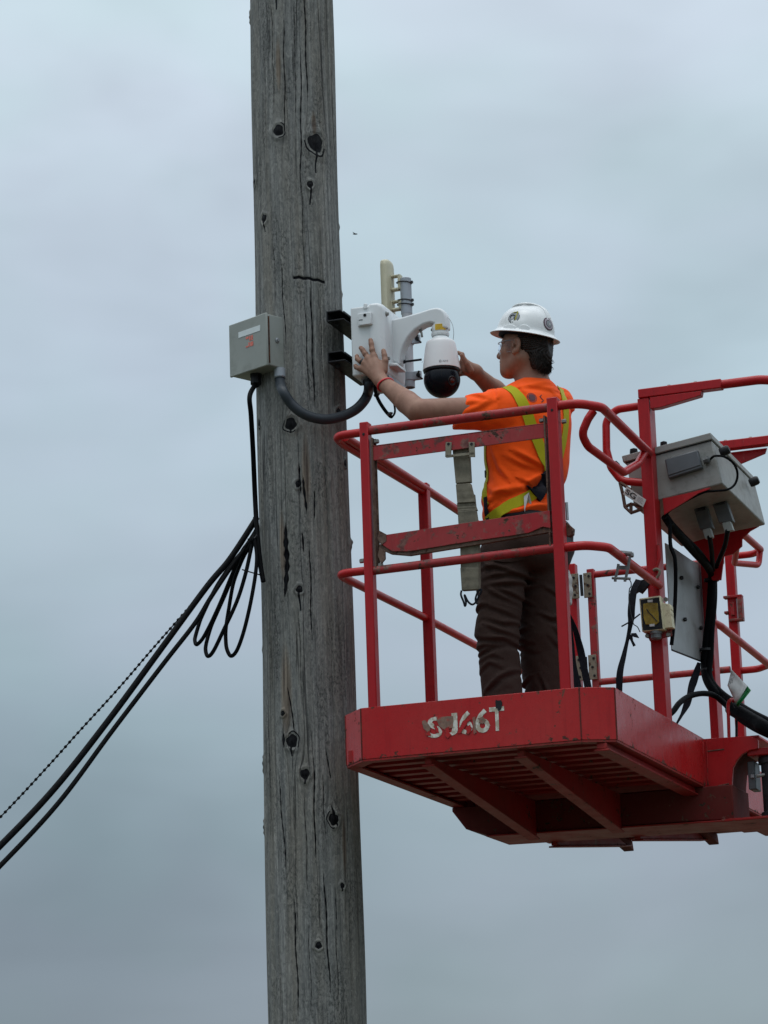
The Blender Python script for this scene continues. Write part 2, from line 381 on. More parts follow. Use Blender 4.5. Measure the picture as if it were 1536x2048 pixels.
# ------------------------------------------------------------------ ground
def ground():
    mb = MB(); mb.add([(-900, -900, 0), (900, -900, 0), (900, 1500, 0), (-900, 1500, 0)], [(0, 1, 2, 3)])
    me = bpy.data.meshes.new('ground'); me.from_pydata(mb.v, [], mb.f)
    m, t, b, co = newmat('gravel_and_grass')
    c = ramp(t, noise(t, co, 1.3, 8, .7), [(.35, (.05, .062, .022)), (.5, (.095, .09, .06)), (.65, (.035, .05, .015))])
    t.links.new(c, b.inputs['Base Color']); b.inputs['Roughness'].default_value = .95; setbump(t, b, noise(t, co, 12, 10, .75), .4, .05)
    me.materials.append(m); o = bpy.data.objects.new('ground', me); COL.objects.link(o); o['kind'] = 'structure'
ground()

# ------------------------------------------------------------------ utility pole
POLE = {}
def build_pole():
    vp = .5; E_ = [(0, 498, 662), (300, 505.5, 676), (600, 512, 685), (850, 517, 693), (1100, 521, 704), (1400, 526, 712), (1700, 531.5, 719), (2048, 535.5, 730)]
    ws, us, rs = [], [], []
    Yp = Q2W(Q(606, 1024, v=vp))[1]
    for y, l, r in E_:
        a, b = QY(l, y, Yp), QY(r, y, Yp); c = (a+b)/2; ws.append(c[2]); us.append(c[:2]); rs.append(np.linalg.norm(a-b)/2*.9995)
    ws, us, rs = np.array(ws), np.array(us), np.array(rs)
    pu = np.polyfit(ws, us[:, 0], 1); pv = np.polyfit(ws, us[:, 1], 1); prr = np.polyfit(ws, rs, 1)
    POLE.update(pu=pu, pv=pv, pr=prr, Y=Yp)
    cen = lambda w: np.array([np.polyval(pu, w), np.polyval(pv, w)]); rad = lambda w: np.polyval(prr, w)
    POLE['cen'] = cen; POLE['rad'] = rad
    w0, w1 = -ORG[2]-.02, 5.0
    wv = np.concatenate([np.linspace(w0, -1.5, 160, endpoint=False), np.linspace(-1.5, 3.3, 1300, endpoint=False), np.linspace(3.3, w1, 90)]); nz = len(wv)
    ph = np.concatenate([np.linspace(-math.pi, -1.75, 36, endpoint=False), np.linspace(-1.75, 1.75, 420, endpoint=False), np.linspace(1.75, math.pi, 36, endpoint=False)]); na = len(ph)
    thc = math.atan2(-math.cos(YAW), -math.sin(YAW))
    Wg, Ph = np.meshgrid(wv, ph, indexing='ij')
    Rg = np.polyval(prr, Wg)
    s = Ph*.19
    g1, g2 = s.copy(), Wg.copy(); tar = np.zeros_like(s); scar = np.zeros_like(s); disp = np.zeros_like(s)
    def loc(x, y):
        q = QY(x, y, Yp); w = q[2]
        # lateral offset from the axis seen from the camera
        X = (Q2W(q)-Q2W(np.array([*cen(w), w])))[0]; r = rad(w)
        return math.asin(max(-.999, min(.999, X/r)))*.19, w
    PX = 489.0
    knots = [(554, 4, 10.5, 45), (561, 290, 9, 0), (633, 312, 14.5, 55), (622, 397, 5.5, 40), (532, 457, 6.5, 24), (511, 374, 6, 20), (585, 871, 9.5, 12), (602, 1198, 5.5, 40),
             (587, 1496, 9.5, 22), (613, 1562, 7.5, 14), (669, 1650, 8.5, 0), (686, 1780, 4, 8), (569, 1440, 4, 0), (521, 855, 5, 10), (677, 838, 6, 14), (500, 36, 6, 14), (527, 1527, 7, 0), (600, 990, 5, 0), (530, 1655, 6, 0),
             (640, 1900, 5, 0), (690, 935, 5, 8)]
    for j, (x, y, k, drip) in enumerate(knots):
        s0, z0 = loc(x, y); kk = 1.1*k/PX; ds, dw = s-s0, (Wg-z0)
        rr2 = ds**2 + (dw/2.4)**2
        g1 -= ds*(1.15*kk**2)/(rr2+(.5*kk)**2)*.9
        an = np.arctan2(dw, ds); q = np.sqrt(ds**2+(dw/1.12)**2)/kk*(1+.07*np.sin(3*an+j)+.05*np.sin(5*an+2*j))
        tar = np.maximum(tar, np.clip((1.12-q)*6+.5, 0, 1))
        disp += .006*np.clip(1.15-q, 0, 1) + .005*np.exp(-((q-1.6)/.5)**2)
        ring = np.exp(-((q-1.55)/.16)**2)*(np.sin(an*1.0+j*1.7) > .15)
        tar = np.maximum(tar, ring*.8*(k > 7.5))
        if drip:
            dl = drip/PX; t_ = (z0-kk*.8-Wg)/dl; wd_ = .0048*(1-.35*np.clip(t_, 0, 1)); cx = s0+.0035*np.sin(Wg*40+j)
            tar = np.maximum(tar, ((t_ > 0) & (t_ < 1))*np.clip(1.5-np.abs(s-cx)/wd_, 0, 1))
    def crack(pts, wpx, amt=1.0):
        nonlocal tar, disp
        L = [loc(*p) for p in pts]; L.sort(key=lambda p: p[1]); zs = np.array([p[1] for p in L]); ss = np.array([p[0] for p in L])
        c = np.interp(Wg, zs, ss)+.0022*np.sin(Wg*23); ins = (Wg > zs[0]) & (Wg < zs[-1])
        tp = np.clip(np.minimum(Wg-zs[0], zs[-1]-Wg)/(.18*(zs[-1]-zs[0])), 0, 1)
        hw = wpx/PX/2*(.55+.45*np.sin(Wg*61+1)**2)*tp+1e-5
        m = ins*np.clip(1.6-np.abs(s-c)/hw, 0, 1); tar = np.maximum(tar, m*amt); disp -= .006*m
    crack([(573, 1065), (577, 1140), (571, 1215)], 11); crack([(578, 1110), (575, 1170)], 10)
    crack([(608, 1085), (612, 1125)], 4); crack([(601, 950), (606, 1010)], 4); crack([(610, 975), (616, 1050)], 5); crack([(633, 1000), (630, 1060)], 3)
    crack([(570, 1478), (572, 1510)], 7); crack([(666, 1620), (678, 1665)], 6); crack([(707, 1330), (711, 1410)], 5); crack([(577, 1385), (592, 1480)], 3)
    crack([(655, 1510), (664, 1575)], 2.5); crack([(611, 0), (618, 240)], 3); crack([(605, 120), (604, 420)], 2.5); crack([(623, 585), (632, 840)], 3); crack([(570, 60), (574, 300)], 2.5)
    crack([(565, 540), (575, 720)], 2)
    for L_ in ([(545, 20), (552, 270)], [(590, 30), (596, 300)], [(650, 20), (664, 330)], [(640, 200), (655, 560)], [(530, 100), (537, 330)], [(548, 480), (556, 640)], [(604, 360), (612, 580)], [(640, 600), (652, 820)], [(663, 420), (674, 700)], [(612, 620), (622, 830)],
               [(540, 850), (548, 1100)], [(598, 880), (604, 1060)], [(650, 860), (662, 1180)], [(676, 900), (688, 1300)], [(552, 1200), (560, 1420)], [(600, 1230), (608, 1440)], [(662, 1220), (672, 1500)], [(688, 1320), (699, 1600)], [(540, 1500), (548, 1760)], [(590, 1580), (597, 1900)], [(612, 1600), (619, 1800)], [(648, 1560), (655, 1700)], [(695, 1620), (706, 2040)],
               [(556, 1780), (566, 2040)], [(672, 1760), (681, 2040)], [(620, 1860), (626, 2040)], [(518, 420), (523, 700)], [(534, 1880), (540, 2040)]):
        crack(L_, rng.uniform(1.4, 2.3), rng.uniform(.45, .75))
    pass; crack([(627, 1300), (622, 1100)], 2.5); crack([(560, 1560), (575, 1760)], 3); crack([(630, 1520), (634, 1740)], 3); crack([(590, 1800), (600, 2040)], 3); crack([(650, 1750), (664, 2000)], 3)
    # saw cut across the pole
    a, b = loc(590, 582), loc(651, 586); t_ = np.clip((s-a[0])/(b[0]-a[0]), 0, 1); zc = a[1]+(b[1]-a[1])*t_+.002*np.sin(s*150)
    m = ((s > a[0]) & (s < b[0]))*np.clip(1.7-np.abs(Wg-zc)/.0052, 0, 1); tar = np.maximum(tar, m); disp -= .005*m
    for (x, y, hx, hy) in ((615, 965, 9, 75), (575, 1400, 13, 95), (568, 1110, 7, 70), (560, 160, 6, 60), (690, 1700, 5, 60), (630, 275, 6, 30)):
        s0, z0 = loc(x, y); q = ((s-s0)*PX/hx)**2+((Wg-z0)*PX/hy)**2; scar = np.maximum(scar, np.clip(1.3-q, 0, 1)*.7)
    # gentle unevenness
    bul = np.zeros_like(s)
    for k in range(9):
        a, b_, p = rng.integers(1, 5), rng.uniform(.5, 5), rng.uniform(0, 6.3); bul += np.sin(a*Ph+b_*Wg+p)*.0011
    for k in range(10):
        a, b_, p = rng.integers(8, 34), rng.uniform(.3, 2.2), rng.uniform(0, 6.3); bul += np.sin(a*(Ph+.05*np.sin(Wg*1.3+k))+b_*Wg+p)*.00045
    # ragged edge chips
    for (x, y, h_) in ((703, 1085, .01), (700, 1095, .006), (682, 455, .004), (686, 590, .004), (521, 1060, .004), (522, 1300, .003), (716, 1500, .004)):
        s0, z0 = loc(x, y); disp += h_*np.exp(-((s-s0)/.03)**2-((Wg-z0)/.012)**2)
    rr = Rg+bul+disp
    th = thc+Ph
    X = np.polyval(pu, Wg)+rr*np.cos(th); Y = np.polyval(pv, Wg)+rr*np.sin(th)
    V = np.stack([X, Y, Wg], -1).reshape(-1, 3)
    i = np.arange(nz-1)[:, None]; j = np.arange(na)[None, :]; jn = (j+1) % na
    F = np.stack([i*na+j, i*na+jn, (i+1)*na+jn, (i+1)*na+j], -1).reshape(-1, 4)
    q0 = np.array([*cen(w0), -ORG[2]])
    V = V-q0
    top = np.array([[0, 0, w1+.01]])+np.array([[*cen(w1), 0]])-q0
    V = np.vstack([V, top])
    tri = np.array([[(nz-1)*na+k, (nz-1)*na+(k+1) % na, len(V)-1] for k in range(na)])
    me = bpy.data.meshes.new('utility_pole')
    me.vertices.add(len(V)); me.vertices.foreach_set('co', V.ravel())
    nl = F.size+tri.size; me.loops.add(nl); me.loops.foreach_set('vertex_index', np.concatenate([F.ravel(), tri.ravel()]))
    me.polygons.add(len(F)+len(tri))
    me.polygons.foreach_set('loop_start', np.concatenate([np.arange(len(F))*4, len(F)*4+np.arange(len(tri))*3]))
    me.polygons.foreach_set('use_smooth', np.ones(len(F)+len(tri), bool)); me.update(calc_edges=True)
    a = me.attributes.new('grain', 'FLOAT_VECTOR', 'POINT'); a.data.foreach_set('vector', np.vstack([np.stack([g1, g2, 0*s], -1).reshape(-1, 3), [[0, 0, 0]]]).ravel())
    for nme, arr in (('tar', tar), ('scar', scar)):
        a = me.attributes.new(nme, 'FLOAT', 'POINT'); a.data.foreach_set('value', np.append(arr.ravel(), 0))
    me.materials.append(M['wood']); o = bpy.data.objects.new('utility_pole', me); COL.objects.link(o)
    o.location = Q2W(q0); o.rotation_euler = (0, 0, YAW); ROOT['utility_pole'] = q0
    o['label'] = 'weathered grey wooden utility pole with black tarred knots beside the red lift basket'; o['category'] = 'utility pole'
build_pole()
PY = POLE['Y']

# ------------------------------------------------------------------ grey junction box on the pole
XQ, YQ = np.array([math.cos(YAW), -math.sin(YAW)*-1, 0]), None
def wv(x, y, z=0):  # world direction -> lift-frame direction
    d = np.array([x, y, z], float); return np.array([d@EU, d@EV, d@EW])
def junction_box():
    ang = R_(44.8); a_ = wv(-math.sin(ang), math.cos(ang)); b_ = wv(math.cos(math.pi/2-ang), math.sin(math.pi/2-ang)); W = np.array([0, 0, 1.])
    # near vertical edge stands just in front of the pole's flank
    c = np.array([*POLE['cen'](1.65), 0]); r = POLE['rad'](1.65)
    near = QY(531, 626, PY-.245); nb = QY(535.5, 729, PY-.245); H = near[2]-nb[2]
    wd_ = .230; dp = .122
    t = thing('junction_box', 'grey steel junction box with a rusty hinge edge strapped to the left of the pole', 'junction box', near-W*H)
    def blk(o, da, db, dw, m=None):
        m = m or MB(); p = [o, o+a_*da, o+a_*da+b_*db, o+b_*db]; return m.hexa(p+[x+W*dw for x in p])
    o = near-W*H
    part('housing', blk(o+b_*.012, wd_, dp-.012, H), M['greybox'], t, bevel=.005)
    part('door', blk(o-a_*.004-W*.003, wd_+.008, .011, H+.006), M['greybox'], t, bevel=.004)
    part('rust_streak', blk(o-a_*.0046+b_*.0112+W*.01, .003, .006, H-.022), M['rustedge'], t, label='rust streak down the seam of the door')
    fx = lambda s_, h_: o+a_*s_+W*h_-b_*.0002
    m = MB(); m.prism([fx(.035, .157), fx(.172, .157), fx(.172, .182), fx(.035, .182)], -b_*.0012); part('blank_label', m, M['label'], t)
    m = MB()
    for (s0, s1, h0, h1) in ((.082, .092, .128, .150), (.096, .104, .128, .150), (.108, .126, .140, .150), (.080, .098, .103, .122), (.103, .110, .103, .122), (.113, .127, .103, .110)):
        m.prism([fx(s0, h0), fx(s1, h0), fx(s1, h1), fx(s0, h1)], -b_*.0010)
    part('faded_stamp', m, M['redlab'], t)
    m = MB(); q = o+b_*.062+W*(H*.52)-a_*.001; m.lathe(q, [(0, 0), (.011, 0), (.011, .003), (.007, .004), (.006, .009), (0, .009)], 16, -a_); part('latch_screw', m, M['galv'], t)
    # mounting lugs
    m = MB(); m.prism([o+b_*dp+W*(H+.0)+a_*.02, o+b_*dp+W*(H+.028)+a_*.03, o+b_*dp+W*(H+.028)+a_*.05, o+b_*dp+W*H+a_*.06], b_*.004)
    m.prism([o+b_*dp+W*0+a_*.16, o+b_*dp-W*.028+a_*.17, o+b_*dp-W*.028+a_*.19, o+b_*dp+a_*.2], b_*.004); parts('mounting_lug', m, M['greybox'], t)
    g = MB(); gq = o+a_*.135+b_*.06
    g.lathe(gq, [(0, 0), (.026, 0), (.026, -.012), (.023, -.013), (.023, -.03), (.025, -.031), (.025, -.042), (.018, -.05), (.012, -.056)], 8); part('cable_gland', g, M['dark'], t)
    g = MB(); cq = o+a_*.012+b_*.084; g.lathe(cq, [(0, .0), (.024, 0), (.024, -.036), (.020, -.040), (.018, -.04)], 20); part('conduit_fitting', g, M['pipe'], t)
    return gq, cq
gland, cfit = junction_box()
def dpt(x, y, d): return QY(x, y, PY+d)

# ------------------------------------------------------------------ camera mount, struts, mast, antenna (bolted up on the pole)
def struts():
    P = [(1.705, 1.755), (1.523, 1.573)]
    for k, (a, b) in enumerate((Q(664, 642, v=.32)[2]*0+np.array([1.712, 1.756]), np.array([1.533, 1.577]))):
        u0, u1 = -1.055, -.995; v0, v1 = .31, .70; t = .005
        m = MB(); m.box((u0, v0, a), (u0+t, v1, b)); m.box((u0, v0, b-t), (u1+.004, v1, b+.001)); m.box((u0, v0+.0, a-.001), (u1+.018, v1, a+t));  m.box((u1+.012, v0+.01, b-.014), (u1+.016, v1, b-.003))
        q = thing('strut_channel', ('upper' if k == 0 else 'lower')+' black steel strut channel bolting the white camera enclosure to the pole', 'strut', (u0, v0, a), 'struts between pole and enclosure')
        part('channel', m, M['dark'], q, bevel=.0015)
        m = MB(); m.bolt((u0+.03, v0+.05, b+.002), (0, 0, 1), .012, .012); m.bolt((u0+.03, v0+.045, a-.002), (0, 0, -1), .010, .012); parts('bolt', m, M['dark'], q)
        # back plate of the enclosure reaches the struts
struts()

def camera_mount():
    u0, u1, v0, v1, w0, w1 = -.955, -.80, .33, .60, 1.455, 1.768
    t = thing('camera_enclosure', 'white camera enclosure with a gooseneck arm bolted to the right of the pole', 'camera mount', (u0, v0, w0))
    m = MB(); m.box((u0, v0, w0+.01), (u0+.092, v1, w1-.004)); part('back_box', m, M['white'], t, bevel=.007)
    # cover: rounded, tapers toward the arm face
    m = MB()
    prof = [(u0+.088, .0), (u0+.125, -.002), (u0+.148, -.016)]
    def ring(u, ins, n=6, rc=.03):
        pts = []; a0, a1, b0, b1 = v0-.004-ins*0+ins*-1*0+abs(ins)*.7, v1+.004-abs(ins)*.7, w0+abs(ins)*.6, w1+.003-abs(ins)*.5
        for (cy, cz, s0) in ((a0+rc, b0+rc, 180), (a1-rc, b0+rc, 270), (a1-rc, b1-rc, 0), (a0+rc, b1-rc, 90)):
            for k in range(n+1):
                an = R_(s0+90*k/n); pts.append((u, cy+rc*math.cos(an), cz+rc*math.sin(an)))
        return pts
    L = [ring(u0+.088, 0, rc=.012), ring(u0+.120, 0, rc=.014), ring(u0+.138, .010, rc=.022), ring(u0+.148, .034, rc=.03)]
    n = len(L[0]); V = sum(L, []); F = [(i*n+j, i*n+(j+1) % n, (i+1)*n+(j+1) % n, (i+1)*n+j) for i in range(3) for j in range(n)]
    F += [tuple(range(n))[::-1], tuple(range(3*n, 4*n))]; m.add(V, F); part('cover', m, M['white'], t, smooth=50)
    # drip hood over the top and rib down the near side
    m = MB(); m.hexa([(u0+.06, v0-.006, w1-.02), (u0+.078, v0-.006, w1-.02), (u0+.078, v0+.03, w1-.02), (u0+.06, v0+.03, w1-.02), (u0+.062, v0-.005, w1+.006), (u0+.076, v0-.005, w1+.006), (u0+.076, v0+.03, w1+.006), (u0+.062, v0+.03, w1+.006)]); part('rib', m, M['white'], t, bevel=.004)
    m = MB(); m.box((u0+.044, v0-.020, w1-.093), (u0+.10, v0+.002, w1-.04)); m.box((u0+.036, v0-.012, w1-.094), (u0+.046, v0+.002, w1-.038)); h = part('hinge', m, M['white'], t, bevel=.003)
    m = MB(); m.lathe((u0+.073, v0-.0195, w1-.052), [(0, 0), (.006, 0), (.007, .002), (0, .002)], 14, (0, -1, 0)); m.box((u0+.046, v0-.0215, w1-.071), (u0+.062, v0-.019, w1-.0685)); part('hinge_screw', m, M['dark'], h)
    for (vv, ww) in ((v0+.035, w1-.042), (v0+.03, w0+.075)):
        m = MB(); m.bolt((u1-.012, vv, ww), (1, 0, 0), .008, .016); m.lathe((u1-.012, vv, ww), [(.012, 0), (.012, .006), (0, .006)], 16, (1, 0, 0)); part('cover_screw', m, M['bolt'], t)
    # slanted lip and lower panel
    m = MB(); m.hexa([(u1-.012, v0+.05, w0+.048), (u1+.030, v0+.05, w0+.044), (u1+.030, v1-.11, w0+.044), (u1-.012, v1-.11, w0+.048), (u1-.012, v0+.05, w0+.064), (u1+.028, v0+.05, w0+.058), (u1+.028, v1-.11, w0+.058), (u1-.012, v1-.11, w0+.064)]); part('arm_foot', m, M['white'], t, bevel=.004)
    m = MB(); m.box((u0+.02, v0+.05, w0-.008), (u1-.006, v1-.02, w0+.012)); part('bottom_seal', m, M['pipe'], t, bevel=.004)
    m = MB(); m.lathe((Q(738, 764, v=.37)[0], .37, w0-.004), [(0, 0), (.027, 0), (.027, -.012), (.024, -.02), (.022, -.034), (0, -.034)], 12); part('conduit_nut', m, M['dark'], t)
    # arm: side profile in the u-w plane, extruded along v
    av = .465
    outl = [(779, 640), (788, 637), (806, 633), (838, 624), (862, 616), (874, 614.5), (883, 617), (889, 624), (892, 634), (892.5, 656), (868, 656), (867, 647), (860, 645), (846, 649), (830, 659), (817, 673), (807, 690), (801, 708), (798, 728), (778, 722), (776, 680)]
    pts = [Q(x, y, v=av-.03) for x, y in outl]
    m = MB(); m.prism([p+np.array([0, 0, 0]) for p in pts], (0, .062, 0)); o = part('arm', m, M['white'], t, smooth=180)
    b = o.modifiers.new('bevel', 'BEVEL'); b.width = .016; b.segments = 5; b.limit_method = 'ANGLE'; b.angle_limit = R_(50); b.harden_normals = True
    m = MB()
    for (x, y) in ((824, 660), (800, 703)):
        q = Q(x, y, v=av+.0); m.bolt(q, (.5, -.5, -.6), .004, .003)
    parts('arm_screw', m, M['dark'], t)
    return t, av
mount, AV = camera_mount()

def ptz():
    c = Q(880, 655, v=AV); cu = c[0]; w = lambda y: Q(880, y, v=AV)[2]
    t = thing('dome_camera', 'white pan tilt dome camera with a glossy black ball hanging from the gooseneck arm', 'security camera', (cu, AV, w(683)))
    ax = np.array([cu, AV, 0.])
    m = MB(); m.lathe(ax, [(.026, w(650)), (.034, w(652)), (.0355, w(656)), (.0355, w(669)), (.033, w(672)), (.028, w(673))], 32); m.lathe(ax, [(.0375, w(667)), (.0385, w(669)), (.036, w(673)), (.03, w(674))], 32); part('collar', m, M['white'], t, smooth=40)
    m = MB(); n = 14; a0, a1 = R_(-118), R_(-42); V = []
    for k in range(n+1):
        an = a0+(a1-a0)*k/n+R_(12); 
        for r in (.0355, .0366):
            for h in (w(652.3), w(664)): V.append((cu+r*math.cos(an), AV+r*math.sin(an), h))
    F = [(4*k+2, 4*k+3, 4*k+7, 4*k+6) for k in range(n)]+[(4*k+1, 4*k+5, 4*k+7, 4*k+3) for k in range(n)]+[(4*k, 4*k+2, 4*k+6, 4*k+4) for k in range(n)]
    m.add(V, F); s = part('warning_sticker', m, M['yellow'], t)
    m = MB()
    for j, hh in enumerate((654.6, 657.4, 660.2, 662.2)):
        for k in range(1, 12-(j % 2)*3):
            an0, an1 = a0+R_(16)+R_(5.4)*k, a0+R_(16)+R_(5.4)*k+R_(3.6 if (k*7+j) % 3 else 2); h = w(hh); r = .0368
            m.add([(cu+r*math.cos(an0), AV+r*math.sin(an0), h), (cu+r*math.cos(an1), AV+r*math.sin(an1), h), (cu+r*math.cos(an1), AV+r*math.sin(an1), h+.0014), (cu+r*math.cos(an0), AV+r*math.sin(an0), h+.0014)], [(0, 1, 2, 3)])
    part('fine_print', m, M['dark'], s)
    m = MB()
    for an, hh in ((-150, 660), (-20, 660), (-20, 643), (-150, 644)): m.bolt((cu+.034*math.cos(R_(an)), AV+.034*math.sin(R_(an)), w(hh)), (math.cos(R_(an)), math.sin(R_(an)), 0), .006, .005)
    parts('collar_screw', m, M['bolt'], t)
    m = MB(); m.lathe(ax, [(.030, w(672)), (.034, w(676)), (.044, w(681)), (.053, w(683.2))], 40); part('neck', m, M['white'], t, smooth=60)
    prof = [(.0, w(682.5)), (.050, w(682.6)), (.0565, w(683.6)), (.0605, w(686)), (.063, w(690)), (.067, w(700)), (.0715, w(714)), (.0755, w(727)), (.0785, w(738)), (.0790, w(740.5)), (.0775, w(741)), (.074, w(737)), (.05, w(732)), (0, w(731))]
    hs = MB(); hs.lathe(ax, prof, 64); part('sunshield', hs, M['whitep'], t, smooth=40)
    m = MB(); m.lathe(ax, [(.060, w(734)), (.0765, w(738.5)), (.0775, w(741)), (.0760, w(745)), (.070, w(747)), (0, w(748))], 48); part('black_rim', m, M['black'], t, smooth=40)
    cy = w(760.5); r = .0768; pr = [(0, cy-.0768)]+[(r*math.sin(R_(k)), cy-r*math.cos(R_(k))) for k in range(6, 140, 6)]
    m = MB(); m.lathe(ax, pr, 64); part('dome', m, M['glossblack'], t, smooth=180)
    # seam ring segment and lens window on the ball
    m = MB()
    for k in range(19):
        pass
    path = [ax+np.array([0, 0, cy])+r*1.002*np.array([math.sin(R_(62))*math.cos(a)*1.0, math.sin(R_(62))*math.sin(a), math.cos(R_(62))]) for a in np.linspace(R_(-160), R_(20), 20)]
    m.tube(path, .0012, 6); pth = [ax+np.array([0, 0, cy])+r*1.002*(math.cos(b)*np.array([.30, -.95, 0])+math.sin(b)*np.array([0, 0, 1])) for b in np.linspace(R_(-5), R_(62), 12)]
    m.tube(pth, .0010, 6); part('seam', m, M['dark'], t)
    d = nrm([.80, -.60, -.30]); m = MB(); m.lathe(ax+np.array([0, 0, cy])+d*(r*.955), [(.019, 0), (.0205, .003), (.019, .0050), (.0165, .0035), (.0, .0025)], 28, d); lw = part('lens_window', m, M['black'], t)
    m = MB(); m.lathe(ax+np.array([0, 0, cy])+d*(r*.963), [(.0110, .0035), (.008, .006), (0, .0075)], 24, d); part('lens', m, M['lens'], lw, smooth=180)
    # maker's mark: small ring and letters, grey
    m = MB(); rr = .0752
    def onshell(x, y):  # target pixel -> point on the shield surface
        p0 = W2Q(CAM); d_ = W2Q(CAM+ray(x, y))-p0; A = p0[:2]-ax[:2]; D = d_[:2]; hh = p0[2]; R1 = .0763
        for _ in range(3):
            a_ = D@D; b_ = 2*A@D; c_ = A@A-R1*R1; tt = (-b_-math.sqrt(max(0, b_*b_-4*a_*c_)))/(2*a_); q = p0+d_*tt
            R1 = np.interp(q[2], [p[1] for p in prof[9:2:-1]], [p[0] for p in prof[9:2:-1]])+.0006
        return q
    m.tube([onshell(880.5+1.9*math.cos(a), 721.8+1.9*math.sin(a)) for a in np.linspace(0, 6.28, 14)], .0011, 5)
    def stroke(P): m.tube([onshell(*p) for p in P], .0008, 4)
    x = 885.5
    for g in ([(0, 2), (1.2, -2), (2.4, 2)], [(0, -2), (0, 2), (2, 2)], [(0, -2), (0, 2), (1.8, 0), (0, -2)], [(2, -2), (0, -1), (2, 1), (0, 2)]):
        stroke([(x+a*.8, 721.2+b*.72) for a, b in g]); x += 2.9
    part('maker_mark', m, M['wallink'], t)
    sc = MB(); q = onshell(845, 727); sc.tube([onshell(843.4, 725.6), onshell(845.6, 722.6)], .0007, 4); part('scratch', sc, M['wallink'], t)
    m = MB(); m.tube(smooth_path([Q(891, 633, v=AV), Q(898, 637, v=AV-.005), Q(905, 650, v=AV-.005), Q(907.5, 665, v=AV-.005), Q(906.5, 678, v=AV), Q(906, 684, v=AV)]), .0011, 6)
    single('safety_cable', m, M['galv'], 'thin steel safety cable looping from the white arm to the dome camera', 'cable', Q(891, 633, v=AV))
    m = MB(); q0, q1 = Q(808, 723.5, v=AV+.02), Q(843, 719, v=AV+.02); m.tube([q0, q1], .0048, 10); 
    m.tube([q0-np.array([.006, 0, 0]), q0+np.array([.006, 0, 0])], .0085, 8)
    single('adjusting_rod', m, M['dark'], 'short black rod running between the white enclosure and the dome camera', 'rod', q0)
    m = MB(); q = Q(843, 666, v=AV); m.tube([q+np.array([-.004, 0, .012]), q, q+np.array([.002, 0, -.018])], .005, 8); m.lathe(q+np.array([-.004, 0, .012]), [(0, 0), (.008, 0), (.008, .006), (0, .006)], 10)
    single('hanging_fastener', m, M['bolt'], 'small dark fastener hanging loose beneath the white arm', 'fastener', q)
ptz()

